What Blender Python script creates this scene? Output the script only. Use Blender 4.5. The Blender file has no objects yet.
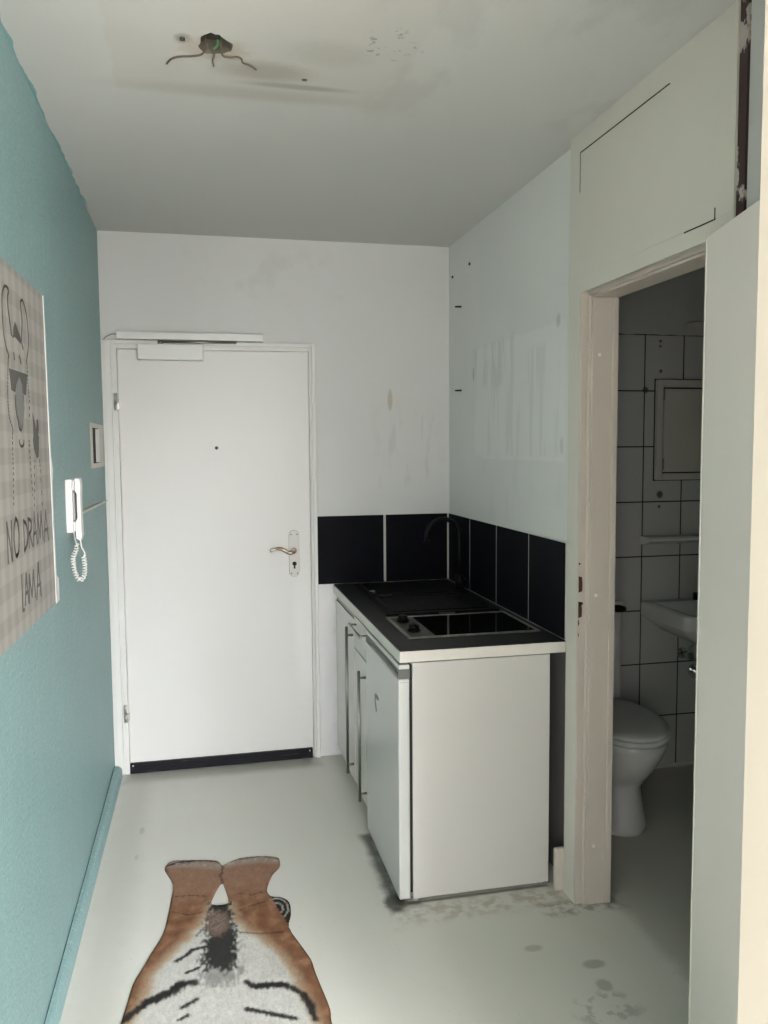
import bpy, bmesh, math, random
import numpy as np
from mathutils import Vector, Matrix, noise as mnoise
from mathutils.geometry import delaunay_2d_cdt
S = bpy.context.scene
COL = S.collection
random.seed(7)

# ------------------------------------------------------------------ camera
F_PX, YAW, PITCH, ROLL = 823.0753, 0.2199, -0.0780, -0.0075
CAM = Vector((0.4190, -3.9267, 1.5136))
cy_, sy_, cp_, sp_ = math.cos(YAW), math.sin(YAW), math.cos(PITCH), math.sin(PITCH)
fw = Vector((sy_*cp_, cy_*cp_, sp_)); r0 = Vector((cy_, -sy_, 0)); u0 = r0.cross(fw)
cr, sr = math.cos(ROLL), math.sin(ROLL)
rt = cr*r0 + sr*u0; up = -sr*r0 + cr*u0
cd = bpy.data.cameras.new('camera'); cam = bpy.data.objects.new('camera', cd); COL.objects.link(cam)
cd.sensor_fit = 'HORIZONTAL'; cd.sensor_width = 36.0; cd.lens = F_PX/768*36.0
cd.clip_start = 0.02; cd.clip_end = 200
cam.matrix_world = Matrix(((rt.x, up.x, -fw.x, CAM.x), (rt.y, up.y, -fw.y, CAM.y), (rt.z, up.z, -fw.z, CAM.z), (0, 0, 0, 1)))
S.camera = cam

# ------------------------------------------------------------------ world, light, exposure
w = bpy.data.worlds.new('sky'); S.world = w; w.use_nodes = True
bg = w.node_tree.nodes['Background']; bg.inputs[0].default_value = (1.0, 0.96, 0.94, 1); bg.inputs[1].default_value = 5.6
S.view_settings.view_transform = 'Standard'; S.view_settings.look = 'None'
S.view_settings.gamma = 1.0; S.view_settings.use_curve_mapping = False
S.view_settings.exposure = 0.0

def area(name, loc, rot, sx, sy, watts, color):
    l = bpy.data.lights.new(name, 'AREA'); l.shape = 'RECTANGLE'; l.size = sx; l.size_y = sy
    l.energy = watts; l.color = color
    o = bpy.data.objects.new(name, l); COL.objects.link(o); o.location = loc; o.rotation_euler = rot
    return o
# added lamps stand in for daylight from the unseen window behind the camera (points along +y)
SKY, HAZE = (0.955, 0.955, 1.0), (1.0, 0.94, 0.915)      # cool tint for the tilted lamps, warm tint for the level ones
# (x centre, z centre, tilt below level, width, height, watts, spread): overlapping lamps, aimed and weighted to balance the room
for x, z, tilt, sx, sy, watts, spread in ((1.60, 1.70, 25, 1.0, 1.2, 30, 64), (-0.90, 1.40, 0, 1.0, 1.8, 20, 180), (0.35, 1.80, 28, 2.6, 1.0, 6, 60),
                                          (2.80, 1.70, 25, 1.2, 1.2, 26, 110), (2.80, 1.40, 0, 1.2, 1.8, 108, 180), (2.60, 1.80, 32, 1.6, 1.0, 165, 70)):
    l_ = area('daylight_fill', (x, -6.40, z), (math.radians(90-tilt), 0, 0), sx, sy, watts, HAZE if tilt == 0 else SKY); l_.data.spread = math.radians(spread)
sl = bpy.data.lights.new('sun', 'SUN'); sl.energy = 25.0; sl.angle = math.radians(1); sl.color = (1.0, 0.93, 0.82)
so = bpy.data.objects.new('sun', sl); COL.objects.link(so)
so.rotation_euler = Vector((-.25, .62, -.95)).to_track_quat('-Z', 'Y').to_euler()

# ------------------------------------------------------------------ node helpers
class NT:
    def __init__(s, name):
        s.m = bpy.data.materials.new(name); s.m.use_nodes = True
        s.t = s.m.node_tree; s.bsdf = s.t.nodes['Principled BSDF']
        s.tc = s.t.nodes.new('ShaderNodeTexCoord'); s.P = s.tc.outputs['Object']
    def put(s, inp, v):
        if isinstance(v, bpy.types.NodeSocket): s.t.links.new(v, inp)
        elif v is not None:
            if isinstance(v, (tuple, list)) and len(v) == 3 and inp.type == 'RGBA': v = (*v, 1)
            inp.default_value = v
    def math(s, op, a, b=None, c=None, clamp=False):
        n = s.t.nodes.new('ShaderNodeMath'); n.operation = op; n.use_clamp = clamp
        s.put(n.inputs[0], a); s.put(n.inputs[1], b); s.put(n.inputs[2], c); return n.outputs[0]
    def vec(s, op, a, b=None):
        n = s.t.nodes.new('ShaderNodeVectorMath'); n.operation = op
        s.put(n.inputs[0], a); s.put(n.inputs[1], b)
        return n.outputs['Value'] if op == 'LENGTH' else n.outputs['Vector']
    def sep(s, v):
        n = s.t.nodes.new('ShaderNodeSeparateXYZ'); s.put(n.inputs[0], v); return n.outputs
    def comb(s, x, y, z):
        n = s.t.nodes.new('ShaderNodeCombineXYZ'); s.put(n.inputs[0], x); s.put(n.inputs[1], y); s.put(n.inputs[2], z); return n.outputs[0]
    def noise(s, scale, detail=3, rough=0.55, vec=None, stretch=None):
        v = vec or s.P
        if stretch: v = s.vec('MULTIPLY', v, stretch)
        n = s.t.nodes.new('ShaderNodeTexNoise'); s.put(n.inputs['Vector'], v)
        n.inputs['Scale'].default_value = scale; n.inputs['Detail'].default_value = detail; n.inputs['Roughness'].default_value = rough
        return n.outputs['Fac']
    def ramp(s, v, a, b, lo=0.0, hi=1.0):
        n = s.t.nodes.new('ShaderNodeMapRange'); n.interpolation_type = 'SMOOTHSTEP'
        s.put(n.inputs[0], v); n.inputs[1].default_value = a; n.inputs[2].default_value = b
        n.inputs[3].default_value = lo; n.inputs[4].default_value = hi; return n.outputs[0]
    def mix(s, f, a, b, mode='MIX'):
        n = s.t.nodes.new('ShaderNodeMix'); n.data_type = 'RGBA'; n.blend_type = mode
        s.put(n.inputs[0], f); s.put(n.inputs[6], a); s.put(n.inputs[7], b); return n.outputs[2]
    def mask(s, spec):
        kind = spec[0]
        if kind == 'blob':     # centre, radii, softness, wobble
            _, c, r, soft, wob = spec
            d = s.vec('LENGTH', s.vec('DIVIDE', s.vec('SUBTRACT', s.P, c), r))
            if wob: d = s.math('ADD', d, s.math('MULTIPLY', s.math('SUBTRACT', s.noise(3.2/max(min(r), .01), 3), 0.5), wob))
            return s.ramp(d, 1.0-soft, 1.0+soft, 1.0, 0.0)
        if kind == 'box':      # centre, half sizes, softness (m), wobble (m)
            _, c, h, soft, wob = spec
            q = s.sep(s.vec('SUBTRACT', s.vec('ABSOLUTE', s.vec('SUBTRACT', s.P, c)), h))
            d = s.math('MAXIMUM', s.math('MAXIMUM', q[0], q[1]), q[2])
            if wob: d = s.math('ADD', d, s.math('MULTIPLY', s.math('SUBTRACT', s.noise(14, 4), 0.5), wob))
            return s.ramp(d, -soft, soft, 1.0, 0.0)
        if kind == 'noise':    # scale, lo, hi, stretch
            _, sc, lo, hi, st = spec
            return s.ramp(s.noise(sc, 4, stretch=st), lo, hi)
        if kind == 'and':
            return s.math('MULTIPLY', s.mask(spec[1]), s.mask(spec[2]))
    def bump(s, h, strength, dist=0.002):
        n = s.t.nodes.new('ShaderNodeBump'); n.inputs['Strength'].default_value = strength; n.inputs['Distance'].default_value = dist
        s.put(n.inputs['Height'], h); s.t.links.new(n.outputs[0], s.bsdf.inputs['Normal'])
    def done(s, col=None, rough=None, metal=None, spec=None):
        s.put(s.bsdf.inputs['Base Color'], col); s.put(s.bsdf.inputs['Roughness'], rough); s.put(s.bsdf.inputs['Metallic'], metal)
        if spec is not None: s.bsdf.inputs['Specular IOR Level'].default_value = spec
        return s.m

def mat(name, base, rough=0.5, var=0.03, vscale=3.0, bump=0.0, bscale=120, metal=0.0, layers=(), spec=None, stretch=None, rvar=0.0):
    n = NT(name)
    f = n.math('SUBTRACT', n.noise(vscale, 4, stretch=stretch), 0.5)
    hi = tuple(min(1, c*(1+var*2)) for c in base); lo = tuple(c*(1-var*2) for c in base)
    col = n.mix(n.math('ADD', f, 0.5), lo, hi)
    for spec_, c, k in layers:
        col = n.mix(n.math('MULTIPLY', n.mask(spec_), k), col, c)
    r = rough
    if rvar: r = n.math('ADD', rough, n.math('MULTIPLY', n.math('SUBTRACT', n.noise(vscale*1.7, 3), 0.5), rvar*2))
    if bump: n.bump(n.noise(bscale, 3), bump)
    return n.done(col, r, metal, spec)

# ------------------------------------------------------------------ mesh helpers
class MB:
    def __init__(s): s.b = bmesh.new()
    def _join(s, t, smooth):
        me = bpy.data.meshes.new('tmp'); 
        for f in t.faces: f.smooth = smooth
        t.to_mesh(me); t.free(); s.b.from_mesh(me); bpy.data.meshes.remove(me); return s
    def box(s, a, b, bev=0.0, seg=2, rot=None, pivot=None):
        t = bmesh.new(); bmesh.ops.create_cube(t, size=1.0)
        c = [(a[i]+b[i])/2 for i in range(3)]; d = [abs(b[i]-a[i]) for i in range(3)]
        for v in t.verts: v.co = Vector((v.co.x*d[0]+c[0], v.co.y*d[1]+c[1], v.co.z*d[2]+c[2]))
        if bev: bmesh.ops.bevel(t, geom=t.edges[:], offset=min(bev, min(d)*.45), segments=seg, affect='EDGES', profile=0.5)
        if rot is not None: bmesh.ops.rotate(t, verts=t.verts, cent=pivot or c, matrix=rot)
        return s._join(t, False)
    def rings(s, rings, cap=True, smooth=True, closed=True):
        t = bmesh.new(); R = [[t.verts.new(p) for p in ring] for ring in rings]
        n = len(rings[0])
        for i in range(len(R)-1):
            for j in range(n if closed else n-1):
                k = (j+1) % n
                t.faces.new((R[i][j], R[i][k], R[i+1][k], R[i+1][j]))
        caps = []
        if cap:
            caps = [t.faces.new(R[0][::-1]), t.faces.new(R[-1])]
        bmesh.ops.recalc_face_normals(t, faces=t.faces)
        for f in t.faces: f.smooth = smooth and f not in caps
        me = bpy.data.meshes.new('tmp'); t.to_mesh(me); t.free(); s.b.from_mesh(me); bpy.data.meshes.remove(me); return s
    def tube(s, pts, r, seg=10, ends=True):
        P = [Vector(p) for p in pts]; rr = r if isinstance(r, (list, tuple)) else [r]*len(P)
        rings = []; prev = None
        for i, p in enumerate(P):
            t = (P[min(i+1, len(P)-1)]-P[max(i-1, 0)]).normalized()
            if prev is None:
                a = Vector((0, 0, 1)) if abs(t.z) < .9 else Vector((1, 0, 0))
                u = t.cross(a).normalized()
            else:
                u = (prev - t*prev.dot(t)).normalized()
            prev = u; v = t.cross(u)
            rings.append([p + (u*math.cos(2*math.pi*k/seg)+v*math.sin(2*math.pi*k/seg))*rr[i] for k in range(seg)])
        return s.rings(rings, ends)
    def cyl(s, a, b, r, seg=24, r2=None):
        return s.tube([a, b], [r, r if r2 is None else r2], seg)
    def prism(s, poly, axis, lo, hi, bev=0.0, smooth=False):
        t = bmesh.new()
        def P(u, v, k): return {0: (k, u, v), 1: (u, k, v), 2: (u, v, k)}[axis]
        A = [t.verts.new(P(u, v, lo)) for u, v in poly]; B = [t.verts.new(P(u, v, hi)) for u, v in poly]
        n = len(poly); t.faces.new(A); t.faces.new(B[::-1])
        for i in range(n): t.faces.new((A[i], A[(i+1) % n], B[(i+1) % n], B[i]))
        bmesh.ops.recalc_face_normals(t, faces=t.faces)
        if bev: bmesh.ops.bevel(t, geom=t.edges[:], offset=bev, segments=2, affect='EDGES', profile=0.5)
        return s._join(t, smooth)
    def ribbon(s, pts, width, x, th=0.0008):      # brush stroke on the plane x = const (points are y, z)
        for i in range(len(pts)-1):
            a, b = Vector(pts[i]), Vector(pts[i+1]); d = b-a
            if d.length < 1e-6: continue
            d.normalize(); n = Vector((-d.y, d.x))*width/2; e = d*width*.25
            q = [a-e+n, a-e-n, b+e-n, b+e+n]
            s.prism([(p.x, p.y) for p in q], 0, x, x+th)
        return s
    def ico(s, c, r, sub=2, scale=(1, 1, 1)):
        t = bmesh.new(); bmesh.ops.create_icosphere(t, subdivisions=sub, radius=r)
        for v in t.verts: v.co = Vector((v.co.x*scale[0]+c[0], v.co.y*scale[1]+c[1], v.co.z*scale[2]+c[2]))
        return s._join(t, True)
    def build(s, name, m, parent=None, label=None):
        me = bpy.data.meshes.new(name)
        if parent is not None:
            q = parent; L = Vector((0, 0, 0))
            while q is not None: L += q.location; q = q.parent
            for v in s.b.verts: v.co -= L
        s.b.to_mesh(me); s.b.free()
        me.materials.append(m)
        o = bpy.data.objects.new(name, me); COL.objects.link(o)
        if parent is not None: o.parent = parent
        if label: o['label'] = label
        return o
def tag(o, label, cat, group=None, kind=None):
    o['label'] = label; o['category'] = cat
    if group: o['group'] = group
    if kind: o['kind'] = kind
    return o
def thing(name, loc, label, cat, group=None, kind=None):
    o = bpy.data.objects.new(name, None); COL.objects.link(o); o.location = loc; o.empty_display_size = 0.1
    return tag(o, label, cat, group, kind)
def circ(cx, cy, r, n=24, ry=None, a0=0): return [(cx+r*math.cos(2*math.pi*i/n+a0), cy+(ry or r)*math.sin(2*math.pi*i/n+a0)) for i in range(n)]
def smooth_path(pts, n=6):
    P = [Vector(p) for p in pts]; out = []
    for i in range(len(P)-1):
        p0, p1, p2, p3 = P[max(i-1, 0)], P[i], P[i+1], P[min(i+2, len(P)-1)]
        for k in range(n):
            t = k/n
            out.append(0.5*((2*p1)+(-p0+p2)*t+(2*p0-5*p1+4*p2-p3)*t*t+(-p0+3*p1-3*p2+p3)*t**3))
    out.append(P[-1]); return out

# ------------------------------------------------------------------ materials
H, WX = 2.485, 1.631            # ceiling height, kitchen wall
YR = -6.5                       # rear (window) wall of the living room
M = {}
M['teal'] = None
def teal():
    n = NT('teal wall paint')
    a = n.noise(2.2, 4); b = n.noise(5, 5, stretch=(1, 6, 0.7))
    col = n.mix(a, (0.205, 0.345, 0.345), (0.235, 0.38, 0.385))
    col = n.mix(n.ramp(b, .45, .75, 0, .35), col, (0.26, 0.44, 0.44))
    sp = n.noise(75, 2)
    col = n.mix(n.ramp(sp, .58, .70, 0, .55), col, (0.36, 0.52, 0.52))
    n.bump(n.math('ADD', n.noise(85, 3), n.math('MULTIPLY', n.noise(28, 2), .8)), 0.6, 0.007)
    return n.done(col, 0.48)
M['teal'] = teal()
M['white_wall'] = mat('white wall paint', (0.66, 0.665, 0.65), .75, .025, 2.0, .25, 60, layers=[
    (('blob', (1.331, 0, 1.744), (.012, .05, .05), .3, .6), (0.50, 0.44, 0.36), .8),
    (('and', ('box', (1.42, 0, 1.52), (.14, .06, .17), .06, .2), ('noise', 14, .5, .6, (1, 1, .25))), (0.56, 0.56, 0.545), .6),
    (('and', ('box', (.75, 0, 2.33), (.35, .06, .09), .06, .2), ('noise', 6, .5, .62, (1, 1, 1))), (0.57, 0.57, 0.55), .5),
    (('box', (1.0, 0, 0.45), (.06, .06, .46), .03, .1), (0.84, 0.83, 0.85), .8)])
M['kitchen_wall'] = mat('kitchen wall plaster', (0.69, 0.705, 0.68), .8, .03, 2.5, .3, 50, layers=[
    (('box', (WX, -.86, 1.705), (.06, .47, .235), .008, .03), (0.74, 0.755, 0.73), .7),
    (('and', ('box', (WX, -.6, 1.86), (.06, .25, .09), .02, .06), ('noise', 9, .48, .6, (1, 2.2, .35))), (0.58, 0.59, 0.565), .7),
    (('and', ('box', (WX, -.86, 1.68), (.06, .46, .2), .02, .06), ('noise', 7, .52, .64, (1, 3, .25))), (0.62, 0.63, 0.605), .6),
    (('box', (WX, -.9, 1.468), (.06, .42, .006), .004, .015), (0.75, 0.76, 0.74), .7),
    (('blob', (WX, -1.265, 1.945), (.05, .016, .022), .4, 1.6), (0.42, 0.42, 0.40), .6),
    (('box', (WX, -1.0, .39), (.06, .425, .42), .01, .03), (0.115, 0.105, 0.105), .95),  # shade of the gap beside the fridge, painted into the wall colour
    (('blob', (WX, -1.30, 1.515), (.05, .014, .028), .4, 1.5), (0.44, 0.44, 0.42), .45),
    (('blob', (WX, -.37, 1.84), (.05, .012, .03), .3, .6), (0.36, 0.36, 0.34), .6),
    (('and', ('box', (WX, -.9, 1.33), (.06, .4, .13), .03, .1), ('noise', 6, .5, .62, (1, 1.6, .6))), (0.63, 0.65, 0.63), .5)])
M['cream'] = mat('cream painted wood', (0.60, 0.585, 0.52), .45, .02, 2.0, .06, 90)
M['cream_frame'] = mat('cream painted door frame', (0.56, 0.50, 0.44), .42, .03, 4.0, .05, 70, layers=[
    (('and', ('box', (1.6, -1.5, .25), (.2, .1, .3), .1, .1), ('noise', 30, .5, .66, (1, 1, .3))), (0.45, 0.41, 0.36), .6)])
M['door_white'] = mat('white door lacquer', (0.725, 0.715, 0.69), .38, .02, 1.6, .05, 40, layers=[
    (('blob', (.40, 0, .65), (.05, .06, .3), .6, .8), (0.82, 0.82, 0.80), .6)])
M['leaf_white'] = mat('bathroom door lacquer', (0.735, 0.695, 0.645), .42, .02, 2, .04, 50)
M['white_metal'] = mat('white painted metal', (0.74, 0.74, 0.71), .35, .015, 6)
M['white_plastic'] = mat('white plastic', (0.76, 0.755, 0.74), .3, .01, 6)
M['cream_plastic'] = mat('aged cream plastic', (0.60, 0.56, 0.48), .4, .03, 10)
M['grey_plastic'] = mat('grey plastic', (0.34, 0.33, 0.34), .4, .03, 10)
M['grip'] = mat('dark grey grip plastic', (0.13, 0.135, 0.125), .4, .03, 10)
M['black_plastic'] = mat('black plastic', (0.004, 0.004, 0.0045), .45, .05, 10, spec=.12)
M['plate'] = mat('enamelled plate', (0.66, 0.65, 0.625), .22, .02, 30)
M['black_rubber'] = mat('black sealing strip', (0.008, 0.008, 0.012), .5, .1, 20, spec=.2, layers=[(('noise', 8, .6, .72, (1, 1, 12)), (0.10, 0.10, 0.11), .5)])
M['dark'] = mat('dark recess', (0.01, 0.01, 0.01), .8, .1, 10)
M['steel'] = mat('brushed stainless steel', (0.55, 0.54, 0.50), .3, .05, 40, metal=1.0, stretch=(1, 1, .1))
M['steel_dull'] = mat('dull steel', (0.30, 0.29, 0.27), .34, .06, 40, metal=1.0)
M['hob_steel'] = mat('grimy stainless steel', (0.34, 0.33, 0.295), .4, .3, 30, metal=1.0)
M['hob_panel'] = mat('dark grimy steel', (0.10, 0.098, 0.09), .45, .5, 25, metal=1.0)
M['chrome'] = mat('chrome', (0.62, 0.62, 0.62), .12, .02, 20, metal=1.0)
M['bronze'] = mat('worn bronze lever', (0.26, 0.18, 0.12), .28, .2, 30, metal=1.0, layers=[(('noise', 60, .5, .6, (1, 1, 1)), (0.62, 0.54, 0.46), .6)])
M['fridge_front'] = mat('fridge door lacquer', (0.60, 0.605, 0.575), .3, .015, 4, .03, 200)
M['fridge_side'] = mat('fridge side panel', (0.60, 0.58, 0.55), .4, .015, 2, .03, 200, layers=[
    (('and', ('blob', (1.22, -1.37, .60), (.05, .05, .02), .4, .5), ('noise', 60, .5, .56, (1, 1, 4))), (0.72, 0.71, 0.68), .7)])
M['cab_front'] = mat('cabinet front', (0.66, 0.66, 0.61), .25, .015, 4)
M['edge_white'] = mat('worktop edge laminate', (0.72, 0.69, 0.63), .5, .03, 40, .1, 300)
M['worktop'] = mat('black worktop', (0.012, 0.012, 0.013), .42, .2, 200, spec=.22)
M['tile_black'] = mat('black glazed tile', (0.0055, 0.0058, 0.009), .4, .2, 12, spec=.05)
M['grout'] = mat('beige grout', (0.52, 0.51, 0.45), .8, .05, 30)
M['composite'] = mat('black composite sink', (0.0045, 0.0045, 0.005), .5, .15, 150, .15, 500, spec=.08)
M['glass_black'] = mat('black hob glass', (0.003, 0.003, 0.004), .06, .05, 10)
M['ceramic'] = mat('white sanitary ceramic', (0.68, 0.70, 0.69), .12, .01, 5)
M['seat_plastic'] = mat('toilet seat plastic', (0.52, 0.53, 0.515), .3, .01, 5)
M['cab_paint'] = mat('painted bathroom cabinet', (0.52, 0.51, 0.46), .5, .03, 5)
M['bath_paint'] = mat('bathroom wall paint', (0.50, 0.51, 0.49), .8, .03, 3, .1, 60)
M['pier'] = mat('peach white wall paint', (0.76, 0.66, 0.56), .6, .015, 3, .08, 40, layers=[
    (('blob', (1.19, -2.95, .86), (.006, .05, .02), .4, .7), (0.6, 0.5, 0.42), .5)])
M['maroon'] = mat('maroon painted post', (0.030, 0.010, 0.010), .45, .2, 20, .2, 60, layers=[
    (('noise', 16, .57, .60, (1, 1, .6)), (0.50, 0.45, 0.42), .9)])
M['chip'] = mat('bare maroon wood', (0.050, 0.018, 0.012), .6, .3, 60)
M['copper'] = mat('old wire insulation', (0.11, 0.085, 0.06), .6, .2, 60)
M['green'] = mat('green wire sleeve', (0.06, 0.16, 0.07), .5, .1, 60)
M['nail'] = mat('dark iron', (0.03, 0.028, 0.026), .5, .1, 60)
M['rough_plaster'] = mat('broken plaster', (0.13, 0.115, 0.09), .9, .25, 60, .6, 120)
M['window_frame'] = mat('white window frame', (0.8, 0.8, 0.8), .35, .01, 5)

def ceiling_mat():
    n = NT('ceiling paint')
    col = n.mix(n.noise(1.6, 4), (0.56, 0.56, 0.54), (0.60, 0.60, 0.58))
    L = [ (('box', (.60, -1.95, H), (.37, .42, .1), .004, .04), (0.555, 0.54, 0.505), .75),
          (('box', (.66, -1.64, H), (.42, .16, .1), .05, .12), (0.56, 0.545, 0.51), .35),
          (('blob', (.61, -1.705, H), (.11, .05, .1), .55, .5), (0.36, 0.34, 0.28), .75),
          (('blob', (.70, -1.63, H), (.13, .016, .1), .6, .4), (0.31, 0.30, 0.26), .7),
          (('blob', (.55, -1.56, H), (.28, .035, .1), .7, .4), (0.42, 0.41, 0.38), .55),
          (('blob', (.76, -1.83, H), (.10, .06, .1), .6, .7), (0.42, 0.41, 0.37), .45),
          (('and', ('blob', (.90, -1.90, H), (.08, .08, .1), .4, .5), ('noise', 40, .58, .64, (1, 1, 1))), (0.25, 0.25, 0.23), .8),
          (('blob', (.715, -1.677, H), (.008, .008, .1), .3, .3), (0.05, 0.05, 0.05), .9),
          (('blob', (.405, -1.84, H), (.020, .022, .1), .4, .8), (0.33, 0.31, 0.27), .8),
          (('blob', (.48, -1.80, H), (.075, .055, .1), .4, .8), (0.40, 0.35, 0.27), .6),
          (('and', ('box', (1.2, -2.0, H), (.5, .5, .1), .2, .1), ('noise', 5, .52, .62, (1, .5, 1))), (0.44, 0.44, 0.425), .4)]
    for sp, c, k in L: col = n.mix(n.math('MULTIPLY', n.mask(sp), k), col, c)
    p = n.sep(n.P)       # the teal paint of the wall runs a finger's width onto the ceiling
    edge = n.math('SUBTRACT', p[0], n.math('MULTIPLY', n.math('SUBTRACT', n.noise(7, 4), .46), .035))
    teal_ = n.math('MULTIPLY', n.ramp(edge, 0.004, .006, 1, 0), n.ramp(p[1], -.5, -.3, 1, 0))
    col = n.mix(teal_, col, (0.20, 0.38, 0.39))
    n.bump(n.math('ADD', n.noise(60, 4), n.math('MULTIPLY', n.noise(9, 3), 1.5)), .14, .003)
    return n.done(col, .85)
M['ceiling'] = ceiling_mat()

def floor_mat():
    n = NT('painted screed floor')
    col = n.mix(n.noise(1.3, 5), (0.60, 0.59, 0.535), (0.68, 0.67, 0.61))
    col = n.mix(n.ramp(n.noise(4, 5, stretch=(2.5, .8, 1)), .45, .85, 0, .5), col, (0.60, 0.58, 0.51))
    col = n.mix(n.ramp(n.noise(90, 2), .70, .76, 0, .5), col, (0.30, 0.28, 0.23))
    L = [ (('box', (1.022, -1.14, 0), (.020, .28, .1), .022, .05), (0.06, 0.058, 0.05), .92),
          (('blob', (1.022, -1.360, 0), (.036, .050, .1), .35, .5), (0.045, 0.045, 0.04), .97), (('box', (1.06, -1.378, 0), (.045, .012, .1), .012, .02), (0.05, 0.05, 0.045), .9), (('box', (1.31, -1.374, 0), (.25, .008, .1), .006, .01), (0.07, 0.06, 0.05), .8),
          (('and', ('box', (1.33, -1.43, 0), (.32, .06, .1), .05, .06), ('noise', 22, .42, .62, (1, 1, 1))), (0.30, 0.25, 0.17), .55),
          (('and', ('box', (1.62, -1.52, 0), (.14, .04, .1), .02, .03), ('noise', 26, .4, .6, (1, 1, 1))), (0.2, 0.18, 0.15), .7),
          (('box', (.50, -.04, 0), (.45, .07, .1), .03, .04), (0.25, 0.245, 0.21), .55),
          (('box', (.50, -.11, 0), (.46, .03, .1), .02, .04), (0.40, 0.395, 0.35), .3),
          (('blob', (1.512, -1.812, 0), (.034, .020, .1), .25, .9), (0.30, 0.295, 0.255), .7),
          (('blob', (1.496, -1.906, 0), (.022, .026, .1), .3, .9), (0.30, 0.295, 0.255), .65),
          (('blob', (1.37, -1.70, 0), (.028, .016, .1), .3, .7), (0.34, 0.33, 0.29), .6),
          (('and', ('blob', (1.46, -2.0, 0), (.09, .07, .1), .3, .5), ('noise', 24, .5, .58, (1, 1, 1))), (0.33, 0.325, 0.29), .6),
          (('blob', (.16, -.62, 0), (.010, .03, .1), .3, .6), (0.30, 0.29, 0.25), .5),
          (('blob', (.155, -.84, 0), (.008, .02, .1), .3, .6), (0.33, 0.32, 0.28), .5),
          (('box', (.11, -1.3, 0), (.06, 1.2, .1), .05, .05), (0.46, 0.45, 0.40), .5),
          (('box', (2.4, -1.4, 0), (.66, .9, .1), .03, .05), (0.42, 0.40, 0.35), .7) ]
    for sp, c, k in L: col = n.mix(n.math('MULTIPLY', n.mask(sp), k), col, c)
    n.bump(n.math('ADD', n.noise(25, 3), n.math('MULTIPLY', n.noise(4, 2), 2)), .12, .004)
    r = n.math('ADD', .27, n.math('MULTIPLY', n.noise(2.5, 4), .10))
    return n.done(col, r)
M['floor'] = floor_mat()

def tile_mat():
    n = NT('white bathroom tiles')
    p = n.sep(n.P)
    v = n.comb(n.math('SUBTRACT', p[0], 2.39-1.95), n.math('ADD', p[2], 0.0), 0.0)
    b = n.t.nodes.new('ShaderNodeTexBrick'); n.put(b.inputs['Vector'], v)
    b.offset = 0; b.squash = 1; b.inputs['Scale'].default_value = 1; b.inputs['Mortar Size'].default_value = .0032
    b.inputs['Mortar Smooth'].default_value = .1; b.inputs['Brick Width'].default_value = .195; b.inputs['Row Height'].default_value = .2515
    b.inputs['Color1'].default_value = (0.50, 0.50, 0.485, 1); b.inputs['Color2'].default_value = (0.47, 0.48, 0.47, 1); b.inputs['Mortar'].default_value = (0.02, 0.02, 0.02, 1)
    col = b.outputs['Color']
    for c, r in (((2.466, -.524, 1.984), .007), ((2.466, -.524, 1.962), .006), ((2.470, -.524, 1.850), .008), ((2.476, -.524, 1.29), .016), ((2.474, -.524, 1.235), .007), ((2.395, -.524, 1.765), .014)):
        col = n.mix(n.math('MULTIPLY', n.mask(('blob', c, (r, .05, r), .3, .5)), .85), col, (0.03, 0.03, 0.03))
    top = n.ramp(n.math('ADD', p[2], n.math('MULTIPLY', n.noise(20, 3), .012)), 2.017, 2.021)
    col = n.mix(top, col, (0.46, 0.47, 0.455))
    rough = n.math('ADD', .3, n.math('MULTIPLY', top, .45))
    n.bump(n.math('SUBTRACT', 1.0, b.outputs['Fac']), .4, .002)
    return n.done(col, rough)
M['tiles'] = tile_mat()

# ------------------------------------------------------------------ room shell
def struct(name, mb, m, label, cat): return tag(mb.build(name, m), label, cat, kind='structure')
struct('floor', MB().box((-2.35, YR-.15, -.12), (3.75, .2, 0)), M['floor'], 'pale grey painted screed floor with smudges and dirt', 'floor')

cb = bmesh.new()     # ceiling with the ragged hole of the missing lamp
HX, HY = .480, -1.822
outer = [(-2.35, YR-.15), (3.75, YR-.15), (3.75, .2), (-2.35, .2)]
holep = []
for i in range(28):
    a = 2*math.pi*i/28; rr = 1+.10*math.sin(3*a+1)+random.uniform(-.07, .07)
    holep.append((HX+.040*rr*math.cos(a), HY+.052*rr*math.sin(a)))
loops = []
for lp in (outer, holep):
    vs = [cb.verts.new((x, y, H)) for x, y in lp]
    loops += [cb.edges.new((vs[i], vs[(i+1) % len(vs)])) for i in range(len(vs))]
bmesh.ops.triangle_fill(cb, use_beauty=True, edges=loops)
ex = bmesh.ops.extrude_face_region(cb, geom=cb.faces[:])
for v in [g for g in ex['geom'] if isinstance(g, bmesh.types.BMVert)]: v.co.z += .14
bmesh.ops.recalc_face_normals(cb, faces=cb.faces)
mb = MB(); mb.b.free(); mb.b = cb
struct('ceiling', mb, M['ceiling'], 'grey white ceiling with stains around a hole', 'ceiling')

struct('wall_left', MB().box((-.15, -2.75, 0), (0, .2, H)), M['teal'], 'teal painted wall on the left', 'wall')
wb = MB(); wb.box((0, 0, 1.99), (.955, .2, H)); wb.box((.955, 0, 0), (1.78, .2, H)); wb.box((0, 0, 0), (.030, .2, 1.99))
struct('wall_back', wb, M['white_wall'], 'white wall around the entrance door', 'wall')
struct('wall_right', MB().box((WX, -1.42, 0), (1.725, 0, H)), M['kitchen_wall'], 'patched white plaster wall above the black tiles', 'wall')
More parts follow.
